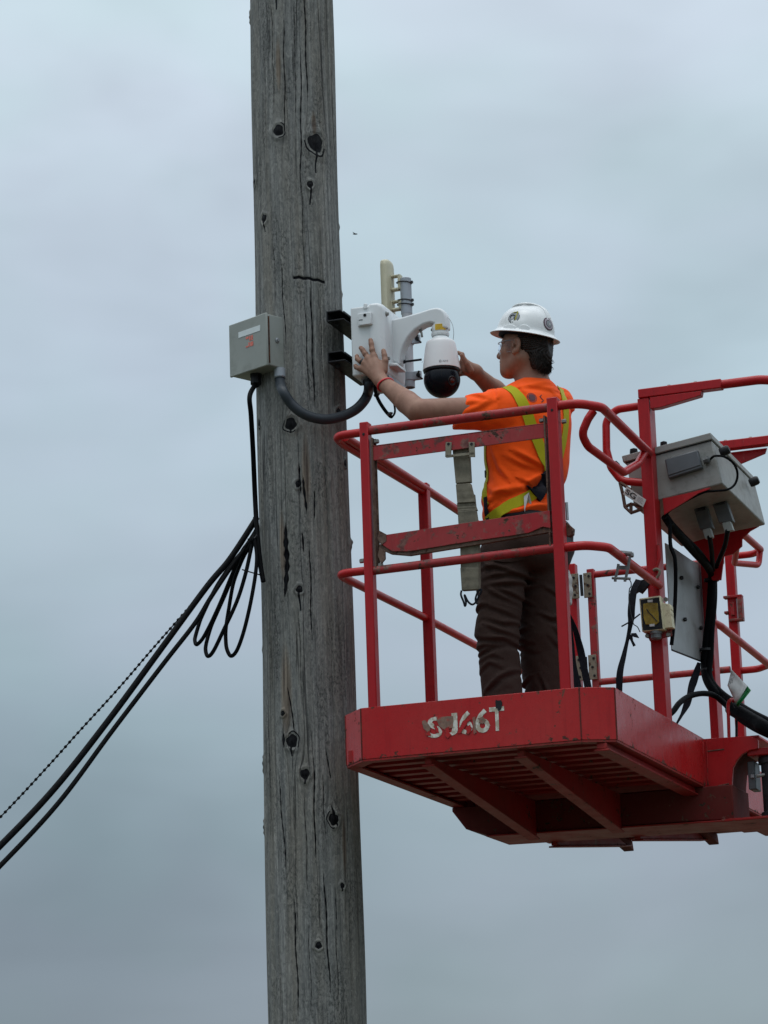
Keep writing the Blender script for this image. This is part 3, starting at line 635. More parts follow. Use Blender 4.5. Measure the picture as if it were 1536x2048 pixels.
def mast():
    V0 = .70
    q = lambda x, y: Q(x, y, v=V0)
    t = thing('antenna_mast', 'grey plastic mast pipe standing behind the white camera arm', 'mast', q(820, 772))
    top = q(810.5, 556); mid = q(813, 628); low = q(819, 762)
    # keep it plumb: take the position at mid height
    cu = q(814, 640)[0]; wz = lambda y: Q(815, y, v=V0)[2]
    r1, r2 = .0245, .0215
    m = MB(); m.lathe((cu, V0, 0), [(0, wz(556)+.0), (r1-.004, wz(556)), (r1, wz(557.5)), (r1, wz(628))], 32); part('upper_pipe', m, M['pipe'], t, smooth=40)
    m = MB(); m.lathe((cu, V0, 0), [(r1*.98, wz(628)), (r2, wz(630)), (r2, wz(762))], 32); part('lower_pipe', m, M['pipew'], t, smooth=40)
    m = MB(); m.lathe((cu, V0, 0), [(r2, wz(757)), (r2+.003, wz(758)), (r2+.003, wz(776)), (r2-.001, wz(776)), (r2-.002, wz(765)), (0, wz(765))], 32); part('end_collar', m, M['pipe'], t, smooth=40)
    for yy in (682, 755):
        m = MB(); m.lathe((cu, V0, 0), [(r2, wz(yy-9)), (r2+.005, wz(yy-9)), (r2+.005, wz(yy+8)), (r2, wz(yy+8))], 28); m.box((cu+r2, V0-.012, wz(yy+8)), (cu+r2+.036, V0+.004, wz(yy-9)))
        part('clamp', m, M['pipe'], t, bevel=.002)
        m = MB(); c = (cu+r2+.026, V0-.012, wz(yy)); m.bolt(c, (0, -1, 0), .010, .01); m.tube([c, np.array(c)+[.02, -.012, -.022]], .0042, 8); m.tube([np.array(c)+[.0, -.01, 0], np.array(c)+[.006, -.012, .016]], .004, 8); part('wing_nut', m, M['dark'], t)
    # cable ties belong to the antenna strap-up
    for k, yy in enumerate((565, 601, 609.5)):
        m = MB(); R2 = r1+.0015; P = []
        for a in np.linspace(0, 2*math.pi, 33)[:-1]:
            rx = R2*(1 if math.cos(a) > -0.2 else 1.55); P.append((cu+rx*math.cos(a), V0+R2*math.sin(a), wz(yy)-.004*math.cos(a)))
        P.append(P[0]); m.tube(P, .0026, 6, cap=False); c = np.array([cu+R2+.004, V0-.006, wz(yy)-.003]); m.box(tuple(c-[.004, .005, .005]), tuple(c+[.005, .005, .005]))
        single('cable_tie', m, M['tie'], ('top black cable tie around the grey mast, alone below its rim', 'middle black cable tie on the mast, upper one of the close pair', 'lowest black cable tie on the mast, lower one of the close pair')[k], 'cable tie', c, 'cable ties on the mast')
    # flat panel antenna
    a0, a1 = Q(767.5, 600, v=V0), Q(785, 600, v=V0); wt, wb = wz(517), wz(640)
    t = thing('panel_antenna', 'beige upright panel antenna clipped to the left of the grey mast', 'antenna', (a0[0], V0, wb))
    n = 12; V = []; ys = [(wb, 1), (wt-.03, 1), (wt-.012, .93), (wt-.002, .70), (wt, .35)]
    du = a1[0]-a0[0]
    for (h, s_) in ys:
        for k in range(n):
            an = 2*math.pi*k/n; x = math.cos(an); y = math.sin(an)
            x = math.copysign(abs(x)**.6, x); y = math.copysign(abs(y)**.6, y)
            V.append((a0[0]+du/2+x*du/2*(.6+.4*s_)-du*.02*(1-s_), V0+y*.055*s_, h))
    m = MB(); m.add(V, [(i*n+j, i*n+(j+1) % n, (i+1)*n+(j+1) % n, (i+1)*n+j) for i in range(4) for j in range(n)]+[tuple(range(4*n, 5*n)), tuple(range(n))[::-1]]); part('radome', m, M['beige'], t, smooth=50)
    for (ya, yb) in ((548, 578), (599, 618)):
        m = MB(); b0, b1 = a1[0]-.004, cu-r1+.003
        m.box((b0, V0-.016, wz(ya+3)), (b1, V0+.016, wz(ya))); m.box((b0, V0-.016, wz(yb)), (b1, V0+.016, wz(yb-4))); m.box((b1-.010, V0-.016, wz(yb)), (b1+.003, V0+.016, wz(ya))); m.box((b0, V0-.016, wz(yb)), (b0+.006, V0+.016, wz(ya)))
        m.lathe((b0+.01, V0-.018, wz(yb-1)), [(0, 0), (.005, 0), (.005, .02), (0, .02)], 8, (1, 0, 0)); part('clip', m, M['beige'], t, bevel=.002)
mast()

# ------------------------------------------------------------------ cables
def cab(name, P, r, mat, label, cat, n=10, group=None, sides=14, sm=True):
    m = MB(); pp = smooth_path(P, n) if sm else P; m.tube(pp, r, sides); return single(name, m, mat, label, cat, P[0], group, smooth=80)
cend = np.array([-.873, .37, 1.40])
cab('flexible_conduit', [cfit+[0, 0, -.03], cfit+[0, 0, -.055], dpt(566, 782, -.27), dpt(583, 808, -.27), dpt(610, 829, -.265), dpt(645, 838.5, -.24), dpt(680, 834, -.2), dpt(710, 820, -.17), dpt(728, 802, -.16), dpt(736, 786, -.16), Q(738, 772, v=.37), Q(738, 760, v=.37)], .0215, M['conduit'],
    'thick dark grey conduit drooping across the pole from grey box to white enclosure', 'conduit', sides=18)
cab('downlead', [gland+[0, 0, -.04], dpt(499.5, 792, -.24), dpt(502, 830, -.23), dpt(506, 900, -.17), dpt(509.5, 980, -.11), dpt(512, 1030, -.12), dpt(516, 1085, -.16), dpt(521, 1130, -.19), dpt(526.5, 1163, -.21)], [.0105]*81, M['cable'],
    'black cable hanging from the grey junction box along the pole edge', 'cable')
def dropline(px, near, slope): return [dpt(x, y, near+slope*(x-510)/510) for x, y in px]
g = 'cables running from the pole to the lower left'
T1 = [(512, 1036), (508, 1044.5), (459, 1119), (414, 1173), (328, 1290), (219, 1438), (109, 1577), (0, 1692), (-120, 1808), (-320, 1985), (-800, 2420), (-1950, 3550)]
T2 = [(512, 1060), (510.7, 1064), (488, 1099), (459, 1138.5), (421.6, 1195), (389.5, 1247), (328, 1326), (224, 1462.5), (117.6, 1605), (0, 1732), (-120, 1850), (-320, 2030), (-800, 2465), (-1950, 3590)]
T3 = [(470, 1108), (444, 1139), (412, 1175), (391, 1200), (310, 1292), (235, 1379), (160, 1461), (90, 1539), (0, 1634.8), (-120, 1752), (-320, 1936), (-800, 2380), (-1950, 3520)]
cab('drop_cable', dropline(T1, -.10, .9), .0128, M['cable'], 'thickest black cable sloping down left from the pole, just under the thin beaded wire', 'cable', group=g)
cab('drop_cable', dropline(T2, -.12, .9), .0098, M['cable'], 'slimmer black cable, lowest of the lines sloping down to the lower left', 'cable', group=g)
m = MB(); pp = smooth_path(dropline(T3, -.08, .9), 60); m.tube(pp, .0026, 6)
L = 0; nxt = 0
for a, b in zip(pp[:-1], pp[1:]):
    d = np.linalg.norm(b-a)
    while nxt <= L+d:
        c = a+(b-a)*((nxt-L)/max(d, 1e-9)); tt = nrm(b-a)
        m.tube([c-tt*.008, c-tt*.004, c+tt*.004, c+tt*.008], [.002, .0058, .0058, .002], 6); nxt += .0290
    L += d
single('support_wire', m, M['cable'], 'thin beaded black support wire, uppermost of the lines sloping down to the lower left', 'wire', pp[0], g)
LA = [(512, 1068), (501, 1081.6), (487, 1100), (463.7, 1128), (441, 1160), (424, 1190), (405, 1230), (399, 1245), (391, 1272), (389.8, 1282), (393.5, 1289), (404, 1279), (414, 1262), (426, 1238), (444, 1198), (463.7, 1150), (483.5, 1104), (501, 1081), (511, 1070)]
LB = [(511, 1075), (503, 1086), (488, 1105), (468.6, 1145), (450, 1190), (433, 1228), (421.6, 1255), (412.5, 1287), (411.5, 1303), (416.5, 1312.5), (427.5, 1301), (446.4, 1262), (473.6, 1203), (491, 1148), (503, 1094), (509, 1076)]
LC = [(509, 1078), (500, 1092), (488, 1112), (476, 1140), (466, 1170), (458, 1215), (452, 1255), (451.5, 1280), (454, 1299), (462, 1312), (473.6, 1301), (486, 1268), (497, 1225), (506, 1180), (512, 1140), (513.5, 1110), (510, 1082)]
t = thing('cable_coil', 'black slack cable tied in three long loops hanging beside the pole', 'cable coil', dpt(510, 1070, -.12))
for k, L_ in enumerate((LA, LB, LC)):
    n = len(L_); P = [dpt(x, y, -.13-.03*k+.05*math.sin(math.pi*2*i/(n-1))) for i, (x, y) in enumerate(L_)]
    m = MB(); m.tube(smooth_path(P, 8), .0082, 12); part('loop', m, M['cable'], t, smooth=80)
m = MB(); m.tube([dpt(484, 1139, -.2), dpt(500, 1144, -.2), dpt(521, 1150, -.2)], .0028, 8); m.tube([dpt(496, 1078, -.2), dpt(504, 1083, -.18), dpt(514, 1070, -.17)], .0035, 8); parts("tie_wire", m, M['dark'], t)
# small lead under the enclosure
Pq = [np.array([-.86, .35, 1.43]), Q(751, 783, v=.36), Q(757, 800, v=.37), Q(768, 818, v=.38), Q(777, 829, v=.39), Q(783, 833.5, v=.40), Q(788, 829, v=.42), Q(790, 820, v=.45), Q(787, 800, v=.5)]
t = thing('sensor_lead', 'thin black lead with cable ties dangling below the white enclosure', 'cable', Pq[0])
m = MB(); m.tube(smooth_path(Pq, 8), [.0075]*40+list(np.linspace(.0075, .004, 5))+[.0045]*20, 10); part('lead', m, M['cable'], t, smooth=80)
for (x, y) in ((753, 790), (779, 828)):
    m = MB(); c = Q(x, y, v=.37); m.lathe(c, [(.0075, -.004), (.0115, -.004), (.0115, .004), (.0075, .004)], 10, (.3, 0, -1)); m.tube([c+[-.012, 0, 0], c+[.014, 0, .003]], .004, 6); part('tie', m, M['tie'], t)
# tiny bird far off
m = MB(); c = CAM+ray(710, 468)*60; c = W2Q(c); s_ = .028
m.lathe(c, [(0, -.05), (.012, -.03), (.016, 0), (.010, .04), (0, .055)], 8, (1, .2, -.1)); m.add([c+[.01, 0, .01], c+[-.02, 0, .01], c+[-.05, -.03, .05], c+[-.02, 0, .002], c+[.02, .06, .04]], [(0, 1, 2), (0, 3, 4)])
single('bird', m, M['dark'], 'tiny dark bird flying in the sky right of the pole', 'bird', c)

# ------------------------------------------------------------------ the lift's work platform
VD, VE = .90, 1.80
V1 = 2.98; UL, UR = -.955, .178; HT = 1.142; HM = .558
def platform():
    t = thing('work_platform', 'red aerial work platform of a boom lift carrying the worker beside the wooden pole', 'lift platform', (0, 0, 0))
    # --- toe board ring (outer wall) with inward bottom flange
    plan = [(-.955, .125), (-.842, 0), (.056, 0), (.178, .07), (UR, V1-.1), (.06, V1), (-.85, V1), (UL, V1-.12)]
    def inset(P, d):
        P = [np.array(p, float) for p in P]; n = len(P); out = []
        for i in range(n):
            a, b, c = P[i-1], P[i], P[(i+1) % n]; n1 = nrm([-(b-a)[1], (b-a)[0]]); n2 = nrm([-(c-b)[1], (c-b)[0]]); m_ = nrm(n1+n2); out.append(b+m_*d/max(.3, m_@n1))
        return out
    n = len(plan); inn = inset(plan, .012)
    for k in range(n):
        a, b = np.array(plan[k]), np.array(plan[(k+1) % n]); c, d = inn[(k+1) % n], inn[k]
        m = MB(); P = [(*a, -.205), (*b, -.205), (*c, -.205), (*d, -.205)]; m.hexa(P+[(p[0], p[1], 0) for p in P])
        part('toe_board', m, M['red_panel'], t, bevel=.002)
    fl = inset(plan, .055)
    for k in range(n):
        a, b, c, d = np.array(plan[k]), np.array(plan[(k+1) % n]), fl[(k+1) % n], fl[k]; a = a+(nrm(np.array([*(d-a)])))*.002; b = b+nrm(c-b)*.002
        m = MB(); P = [(*a, -.213), (*b, -.213), (*c, -.213), (*d, -.213)]; m.hexa(P+[(p[0], p[1], -.2055) for p in P]); part('bottom_flange', m, M['red_under'], t)
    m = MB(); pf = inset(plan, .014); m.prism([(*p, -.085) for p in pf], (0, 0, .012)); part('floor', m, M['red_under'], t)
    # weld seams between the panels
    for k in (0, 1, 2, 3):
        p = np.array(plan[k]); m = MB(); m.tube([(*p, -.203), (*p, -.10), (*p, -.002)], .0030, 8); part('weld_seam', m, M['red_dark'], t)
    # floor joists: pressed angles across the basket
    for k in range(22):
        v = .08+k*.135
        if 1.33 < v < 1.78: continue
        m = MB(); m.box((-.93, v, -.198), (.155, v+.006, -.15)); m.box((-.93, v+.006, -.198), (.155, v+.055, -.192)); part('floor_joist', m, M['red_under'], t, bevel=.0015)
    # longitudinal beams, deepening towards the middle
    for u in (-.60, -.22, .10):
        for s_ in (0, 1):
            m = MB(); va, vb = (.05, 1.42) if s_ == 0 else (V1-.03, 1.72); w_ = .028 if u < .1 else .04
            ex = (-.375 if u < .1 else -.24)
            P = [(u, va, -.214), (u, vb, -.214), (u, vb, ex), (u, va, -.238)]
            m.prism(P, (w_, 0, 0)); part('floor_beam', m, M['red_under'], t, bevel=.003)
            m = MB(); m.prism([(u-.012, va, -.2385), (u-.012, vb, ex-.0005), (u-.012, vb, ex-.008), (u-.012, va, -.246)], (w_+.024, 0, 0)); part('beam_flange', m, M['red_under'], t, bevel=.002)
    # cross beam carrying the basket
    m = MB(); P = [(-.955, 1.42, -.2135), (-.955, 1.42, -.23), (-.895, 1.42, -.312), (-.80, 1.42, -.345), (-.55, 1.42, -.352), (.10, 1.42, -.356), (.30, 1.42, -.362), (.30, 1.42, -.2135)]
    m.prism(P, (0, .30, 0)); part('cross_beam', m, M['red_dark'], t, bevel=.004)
    m = MB(); m.prism([(-.80, 1.405, -.3475), (.30, 1.405, -.3645), (.30, 1.405, -.371), (-.80, 1.405, -.354)], (0, .33, 0)); part('skid_plate', m, M['red_under'], t, bevel=.002)
    # far gussets hanging slightly lower at the end
    for u in (-.62, -.20):
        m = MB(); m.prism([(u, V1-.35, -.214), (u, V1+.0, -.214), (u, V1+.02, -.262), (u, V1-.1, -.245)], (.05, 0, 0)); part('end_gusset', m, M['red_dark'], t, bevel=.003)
    # --- boom mount on the right-hand side: bent plate with the rounded cut-out
    vm = 1.452
    out = [(1404, 1478), (1499, 1471.5), (1516, 1480), (1516, 1497), (1500, 1500), (1485, 1508), (1474, 1520), (1466, 1536), (1464, 1560), (1462.5, 1638), (1450, 1642), (1375, 1644), (1377, 1600), (1404, 1574)]
    m = MB(); m.prism([Q(x, y, v=vm) for x, y in out], (0, .02, 0)); part('mount_plate', m, M['red'], t, bevel=.002)
    # depth of the bracket behind the cut-out
    inner = [(1499, 1471.5), (1516, 1480), (1516, 1497), (1500, 1500), (1485, 1508), (1474, 1520), (1466, 1536), (1464, 1560), (1462.5, 1638)]
    L = [Q(x, y, v=vm+.02) for x, y in inner[2:]]; m = MB(); k = len(L); V = L+[p+np.array([0, .26, 0]) for p in L]; off = [p+np.array([-.008, 0, .004]) for p in V]
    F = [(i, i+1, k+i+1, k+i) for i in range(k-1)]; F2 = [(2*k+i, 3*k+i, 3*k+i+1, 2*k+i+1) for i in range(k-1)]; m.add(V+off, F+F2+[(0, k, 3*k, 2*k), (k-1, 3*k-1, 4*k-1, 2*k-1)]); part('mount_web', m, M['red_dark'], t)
    a, b = Q(1404, 1478, v=vm), Q(1516, 1480, v=vm)
    m = MB(); m.box((a[0], vm+.02, a[2]-.012), (b[0], vm+.34, a[2]-.001)); part('mount_top', m, M['red'], t, bevel=.002)
    m = MB(); q = Q(1444, 1640, v=vm-.03); m.box((q[0], vm-.05, -.372), (.62, vm+.36, -.36)); part('mount_shelf', m, M['red_under'], t, bevel=.003)
    for (x0, x1, y0) in ((1412, 1448, 1503), (1437, 1458, 1572)):
        m = MB(); a, b = Q(x0, y0, v=vm), Q(x1, y0-4.5, v=vm); m.tube([a-[0, .001, 0], b-[0, .001, 0]], .0032, 6); part('weld_slot', m, M['rust'], t)
    m = MB(); m.tube([Q(1406, 1482, v=vm-.002), Q(1406, 1530, v=vm-.002), Q(1405, 1572, v=vm-.002)], .006, 8); m.tube([Q(1413, 1482, v=vm-.002), Q(1415, 1530, v=vm-.002), Q(1416, 1570, v=vm-.002)], .003, 8); part('weld_seam', m, M['red_panel'], t)
    # --- posts
    def post(u0, u1, v0, v1, w1, mat='red_post', w0=-.19, nm='post'):
        m = MB(); m.box((u0, v0, w0), (u1, v1, w1)); return part(nm, m, M[mat], t, bevel=.004)
    post(-.812, -.775, .004, .052, 1.167); post(-.022, .022, .004, .052, 1.168)
    ub = Q(839, 1200, v=1.05)[0]
    post(-.926, -.882, 1.03, 1.075, 1.16, w0=-.19)
    post(-.812, -.775, V1-.052, V1-.004, 1.167); post(-.022, .022, V1-.052, V1-.004, 1.168)
    dl, dr = Q(1293.5, 1150, v=VD)[0], min(.165, Q(1327, 1150, v=VD)[0])
    post(dl, dr, VD, VD+.095, Q(1277, 797, v=VD)[2], nm='main_post'); 
    el, er = Q(1411, 1300, v=VE)[0], min(.165, Q(1447, 1300, v=VE)[0])
    post(el, er, VE, VE+.10, Q(1397, 905, v=VE)[2], nm='main_post')
    for (u0, u1, v) in ((-.812, -.775, .003), (-.022, .022, .003)):
        for hh in (1.115,):
            m = MB(); m.bolt(((u0+u1)/2, v, hh), (0, -1, 0), .006, .001); part('bolt_hole', m, M['dark'], t)
    # --- rails
    def rail(P, r=.0172, mat='red', nm='rail', rad=.09, n=8):
        m = MB(); m.tube(fillet(P, rad, n), r, 18); return part(nm, m, M[mat], t, smooth=80)
    X0, X1 = -.925, .17
    rail([(-.80, .028, HT-.008), (0, .028, HT-.008)], .0185, 'red_worn')
    rail([(-.80, .028, HT-.012), (-.928, .03, HT-.012), (-.934, .14, HT-.018), (-.912, 1.0, HT-.018), (-.905, 1.05, HT-.02)], .0172, rad=.075)
    rail([(-.905, .10, HT-.004), (-.896, 1.05, HT-.004), (-.905, V1-.1, HT-.01), (-.84, V1-.02, HT-.01), (-.79, V1-.02, HT-.01)], .0168, rad=.07)
    rail([(-.90, 1.1, HT-.004), (-.90, 1.62, HT-.004)], .0185, 'red_worn')
    rail([(0, .028, HT-.006), (.10, .028, HT-.006), (.172, .12, HT-.008), (dl+.04, VD-.003, Q(1311, 905, v=VD)[2])], .0185, rad=.085)
    rail([(-.80, .028, HM-.004), (0, .028, HM+.006)], .0175, 'red_worn')
    rail([(-.80, .028, HM), (-.93, .03, HM), (-.934, .14, HM), (-.912, 1.0, HM), (-.912, V1-.1, HM), (-.85, V1-.02, HM), (-.79, V1-.02, HM)], .0168, rad=.075)
    rail([(0, .028, HM+.004), (.10, .028, HM+.004), (.172, .11, HM+.004), (dl+.05, VD-.003, Q(1322, 1171, v=VD)[2])], .0180, rad=.085)
    # guard bar loop under the top rail and the hoop on the console post
    rail([Q(1187, 822, v=.15), Q(1176, 838, v=.14), Q(1163, 868, v=.14), Q(1176, 893, v=.18), Q(1247, 945, v=.50), Q(1276, 928, v=.74), Q(1290, 903, v=.84)], .0168, rad=[.04, .05, .07, .06, .05, .05, .05], nm='guard_bar')
    rail([(dl+.01, VD+.03, Q(1280, 812, v=VD+.03)[2]), Q(1232, 819, v=VD+.03), Q(1212, 842, v=VD+.03), Q(1213, 900, v=VD+.03), Q(1222, 935, v=VD+.03), Q(1243, 962, v=VD+.03), (dl+.01, VD+.03, Q(1285, 967, v=VD+.03)[2])], .0168, rad=.06, nm='hoop')
    # right side, behind the console
    rail([(er-.02, VE+.03, HT-.05), (UR-.008, VE+.15, HT-.02), (UR-.01, V1-.09, HT-.02), (.11, V1-.02, HT-.02), (0, V1-.02, HT-.02)], .0168, rad=.06)
    rail([Q(1477, 1068, v=2.2), (.10, 2.60, HT-.135), (UR-.02, V1-.12, HT-.10), (UR-.012, V1-.10, HT-.02)], .0150, rad=.04, nm='guard_bar')
    rail([(er-.02, VE+.03, HM+.03), (UR-.008, VE+.15, HM+.02), (UR-.005, V1-.10, HM), (.10, V1-.02, HM), (0, V1-.02, HM)], .0168, rad=.06)
    # --- overhead arms on the two main posts
    wa = Q(1277, 797, v=VD)[2]; we = Q(1397, 905, v=VE)[2]
    def arm(v, wq, lx0, xr, cap_r, y0):
        m = MB(); a = Q(lx0, y0, v=v); m.box((a[0], v-.005, wq), (a[0]+.36, v+.045, wq+.04)); part('top_arm', m, M['red_post'], t, bevel=.004)
        m = MB(); m.prism([(a[0]+.03, v+.052, wq-.003), (a[0]+.31, v+.052, wq-.003), (a[0]+.30, v+.052, wq-.028), (a[0]+.12, v+.052, wq-.082), (a[0]+.03, v+.052, wq-.082)], (0, .01, 0)) if v > 1.2 else m.prism([(a[0]+.05, v-.004, wq-.002), (a[0]+.275, v-.004, wq-.002), (a[0]+.27, v-.004, wq-.022), (a[0]+.09, v-.004, wq-.052), (a[0]+.05, v-.004, wq-.052)], (0, .04, 0)); part('gusset', m, M['red_post'], t, bevel=.002)
        for k in (.13, .245):
            m = MB(); m.bolt((a[0]+k, v+.02, wq+.04), (0, 0, 1), .008, .008); part('bolt', m, M['bolt'], t)
        return a
    a1 = arm(VD, wa, 1275.5, 1420, 0, 775); a2 = arm(VE, we, 1392, 1536, 0, 885)
    hoopP = [(a1[0]+.33, VD+.02, wa+.020), (a1[0]+.52, VD+.02, wa+.020), (a1[0]+.62, VD+.06, wa+.012), (a1[0]+.66, VD+.35, wa-.02), (a1[0]+.64, VE, we+.020), (a1[0]+.55, VE+.02, we+.020), (a2[0]+.30, VE+.02, we+.020)]
    m = MB(); m.tube(fillet(hoopP, .10, 8), .0195, 18); part('overhead_hoop', m, M['red_post'], t, smooth=80)
    # --- sliding mid bar in the near end: two angles and the upright channels
    m = MB(); aT, aB = 1.062, 1.004
    P = [(-.768, .018, aT), (-.03, .018, aT+.004), (-.03, .018, aB+.006), (-.768, .018, aB)]
    m.prism(P, (0, .005, 0)); m.prism([(-.768, .018, aT+.001), (-.03, .018, aT+.005), (-.03, .05, aT+.005), (-.768, .05, aT+.001)], (0, 0, .004)); part('upper_angle', m, M['red_worn'], t, bevel=.001)
    LB_ = [(-.735, .690), (-.03, .712), (-.03, .640), (-.06, .650), (-.12, .632), (-.20, .628), (-.35, .625), (-.62, .612), (-.69, .620), (-.735, .655)]
    m = MB(); m.prism([(u, .008, w) for u, w in LB_], (0, .006, 0)); part('entry_bar', m, M['red_worn'], t, bevel=.001)
    m = MB(); m.prism([(-.735, .014, .688), (-.03, .014, .710), (-.03, .045, .710), (-.735, .045, .688)], (0, 0, .003)); part('entry_bar_edge', m, M['rust'], t)
    m = MB(); m.prism([(-.74, .0145, .66), (-.69, .0145, .635), (-.60, .0145, .63), (-.30, .0145, .64), (-.15, .0145, .66), (-.03, .0145, .67), (-.03, .0145, .628), (-.30, .0145, .612), (-.62, .0145, .597), (-.70, .0145, .612), (-.75, .0145, .64)], (0, .02, 0)); part('lower_rub_strip', m, M['rust'], t)
    for u, s_ in ((-.767, 1), (-.033, -1)):
        m = MB(); m.box((min(u, u+s_*.007), .012, .56), (max(u, u+s_*.007), .05, 1.10)); m.box((min(u+s_*.0072, u+s_*.013), .040, .56), (max(u+s_*.0072, u+s_*.013), .046, 1.10)); part('slide_channel', m, M['rust'], t, bevel=.001)
    for (u, w, dx) in ((-.755, 1.085, 1), (-.045, 1.085, -1), (-.755, .575, 1), (.032, 1.07, 1), (-.82, .60, -1), (-.03, .63, -1)):
        m = MB(); m.bolt((u, .03, w), (dx, 0, 0), .0095, .016); part('bolt', m, M['bolt'], t)
    for (u, w, r_, h_) in ((-.74, .68, .028, .03), (-.742, .61, .022, .035)):
        m = MB(); m.prism([(u, .006, w+h_), (u+r_, .006, w+h_*.4), (u+r_, .006, w-h_*.5), (u+.005, .006, w-h_), (u-.01, .006, w)], (0, .01, 0)); part('latch_plate', m, M['rust'], t)
    # weathered lugs with holes that carry the webbing
    for x in (897, 943):
        a, b = Q(x-6, 884, v=.012), Q(x+6, 884, v=.012); c, d = Q(x+7 if x > 920 else x+5, 914, v=.012), Q(x-5 if x > 920 else x-7, 914, v=.012)
        m = MB(); m.prism([a, b, c, d], (0, .005, 0)); l_ = part('lug', m, M['hinge'], t, bevel=.0015)
        m = MB(); m.lathe(Q(x, 888, v=.0115), [(.006, 0), (.006, .001), (0, .001)], 12, (0, -1, 0)); part('hole', m, M['dark'], l_)
    m = MB(); a, b = Q(892, 910, v=.012), Q(948, 904, v=.012); m.prism([a, b, b-[0, 0, .011], a-[0, 0, .011]], (0, .005, 0)); part('hanger_bar', m, M['hinge'], t, bevel=.001)
    # hook bracket right of post C
    m = MB(); m.prism([Q(x, y, v=.06) for x, y in ((1132, 1044), (1146, 1056), (1145, 1068), (1138, 1073), (1128, 1070))], (0, .03, 0)); part('catch', m, M['rust'], t, bevel=.002)
    m = MB(); m.tube([Q(1133, 1005, v=.06), Q(1135, 1040, v=.06)], .006, 8); part('chain_pin', m, M['galv'], t)
    # --- raised lettering on the toe board (partly torn decal)
    txt = 'SJ66T'; m = MB(); cu = bpy.data.curves.new('txt', 'FONT'); 
    lm, lt, lb, lc = newmat('torn_white_decal')
    nn = noise(lt, lc, 30, 5, .65); lt.links.new(mix(lt, ramp(lt, nn, [(.46, 0), (.56, .8)]), (.62, .61, .56), (.34, .27, .19)), lb.inputs['Base Color']); lb.inputs['Roughness'].default_value = .6
    xs = [(852, 1475, 24, 38), (879.5, 1471, 15, 40), (900, 1468.5, 24, 42), (932, 1465, 28, 46), (967.5, 1461, 0, 0)]
    ups = {}
    def glyph(ch, x, y, wpx, hpx, cuts):
        c = bpy.data.curves.new('g', 'FONT'); c.body = ch; c.size = 1.0; c.extrude = 0; c.offset = .022; c.resolution_u = 3
        o = bpy.data.objects.new('g', c); COL.objects.link(o); dg = bpy.context.evaluated_depsgraph_get(); me = bpy.data.meshes.new_from_object(o.evaluated_get(dg))
        V = np.array([v_.co[:] for v_ in me.vertices]); F = [tuple(p.vertices) for p in me.polygons]
        bpy.data.objects.remove(o); bpy.data.curves.remove(c); bpy.data.meshes.remove(me)
        lo, hi = V.min(0), V.max(0); S = (V-lo)/(hi-lo+1e-9)
        a = Q(x, y, v=-.0015); b = Q(x+wpx, y-wpx*.10, v=-.0015); top = Q(x-1, y-hpx, v=-.0015)
        P = [a+(b-a)*[1, 1, 0]*s_[0]+np.array([0, 0, 1])*(top[2]-a[2])*s_[1] for s_ in S]
        # tear away faces inside the cuts (given in unit glyph coordinates)
        out = MB(); FF = []
        import mathutils
        for f in F:
            FF.append(f)
        out.add(P, FF); return out, S
    for ch, x, y, wpx, hpx in (('S', 856, 1477, 29, 42), ('J', 893, 1472.5, 23, 45), ('6', 919, 1470, 27, 47), ('6', 951, 1467, 29, 48), ('T', 980, 1463, 30, 48)):
        g_, _ = glyph(ch, x, y, wpx, hpx, None); part('decal_letter', g_, lm, t, smooth=0)
    # torn patches: red paint showing and brown glue residue over the first letters
    for poly, mt, dz in (([(844, 1442), (852, 1440), (857, 1448), (861, 1458), (856, 1466), (848, 1456)], 'glue', .0030), ([(872, 1434), (906, 1432), (905, 1456), (890, 1459), (878, 1452)], 'glue', .0032),
                     ([(869, 1446), (873, 1450), (878, 1462), (877, 1466), (872, 1463), (868, 1454)], 'red_panel', .0030), ([(893, 1455), (897, 1455), (902, 1470), (895, 1477), (889, 1470)], 'red_panel', .0034),
                     ([(918, 1457), (927, 1442), (935, 1434), (941, 1439), (936, 1446), (929, 1456), (921, 1466), (915, 1468)], 'red_panel', .0034), ([(934, 1455), (941, 1449), (944, 1460), (938, 1470), (932, 1468)], 'red_panel', .0036),
                     ([(945, 1436), (951, 1432), (953, 1466), (948, 1468)], 'glue', .0030), ([(992, 1400), (1003, 1401), (1004, 1414), (998, 1422), (991, 1414)], 'dark', .0034), ([(850, 1466), (860, 1463), (861, 1470), (853, 1473)], 'red_panel', .0034),
                     ([(956, 1437), (966, 1434), (973, 1440), (968, 1446), (958, 1446)], 'glue', .0032)):
        if mt == 'glue' and 'glue' not in M: M['glue'] = simple('glue_residue', (.20, .12, .09), .8, 0, .3, 60, dirt=(RED, .8), dscale=40)
        m = MB(); rg = np.random.default_rng(int(poly[0][0])); PP = []
        for i in range(len(poly)):
            a, b = np.array(poly[i], float), np.array(poly[(i+1) % len(poly)], float)
            for s_ in (0, .33, .66): PP.append(a+(b-a)*s_+rg.normal(0, .7, 2))
        V = [Q(x, y, v=-.001) for x, y in PP]; m.prism(V, (0, -dz+.001, 0)); part('paint_chip' if mt != 'glue' else 'glue_patch', m, M[mt], t, smooth=0)
    return t, (dl, dr, el, er)
plat, (DL, DR, EL, ER) = platform()

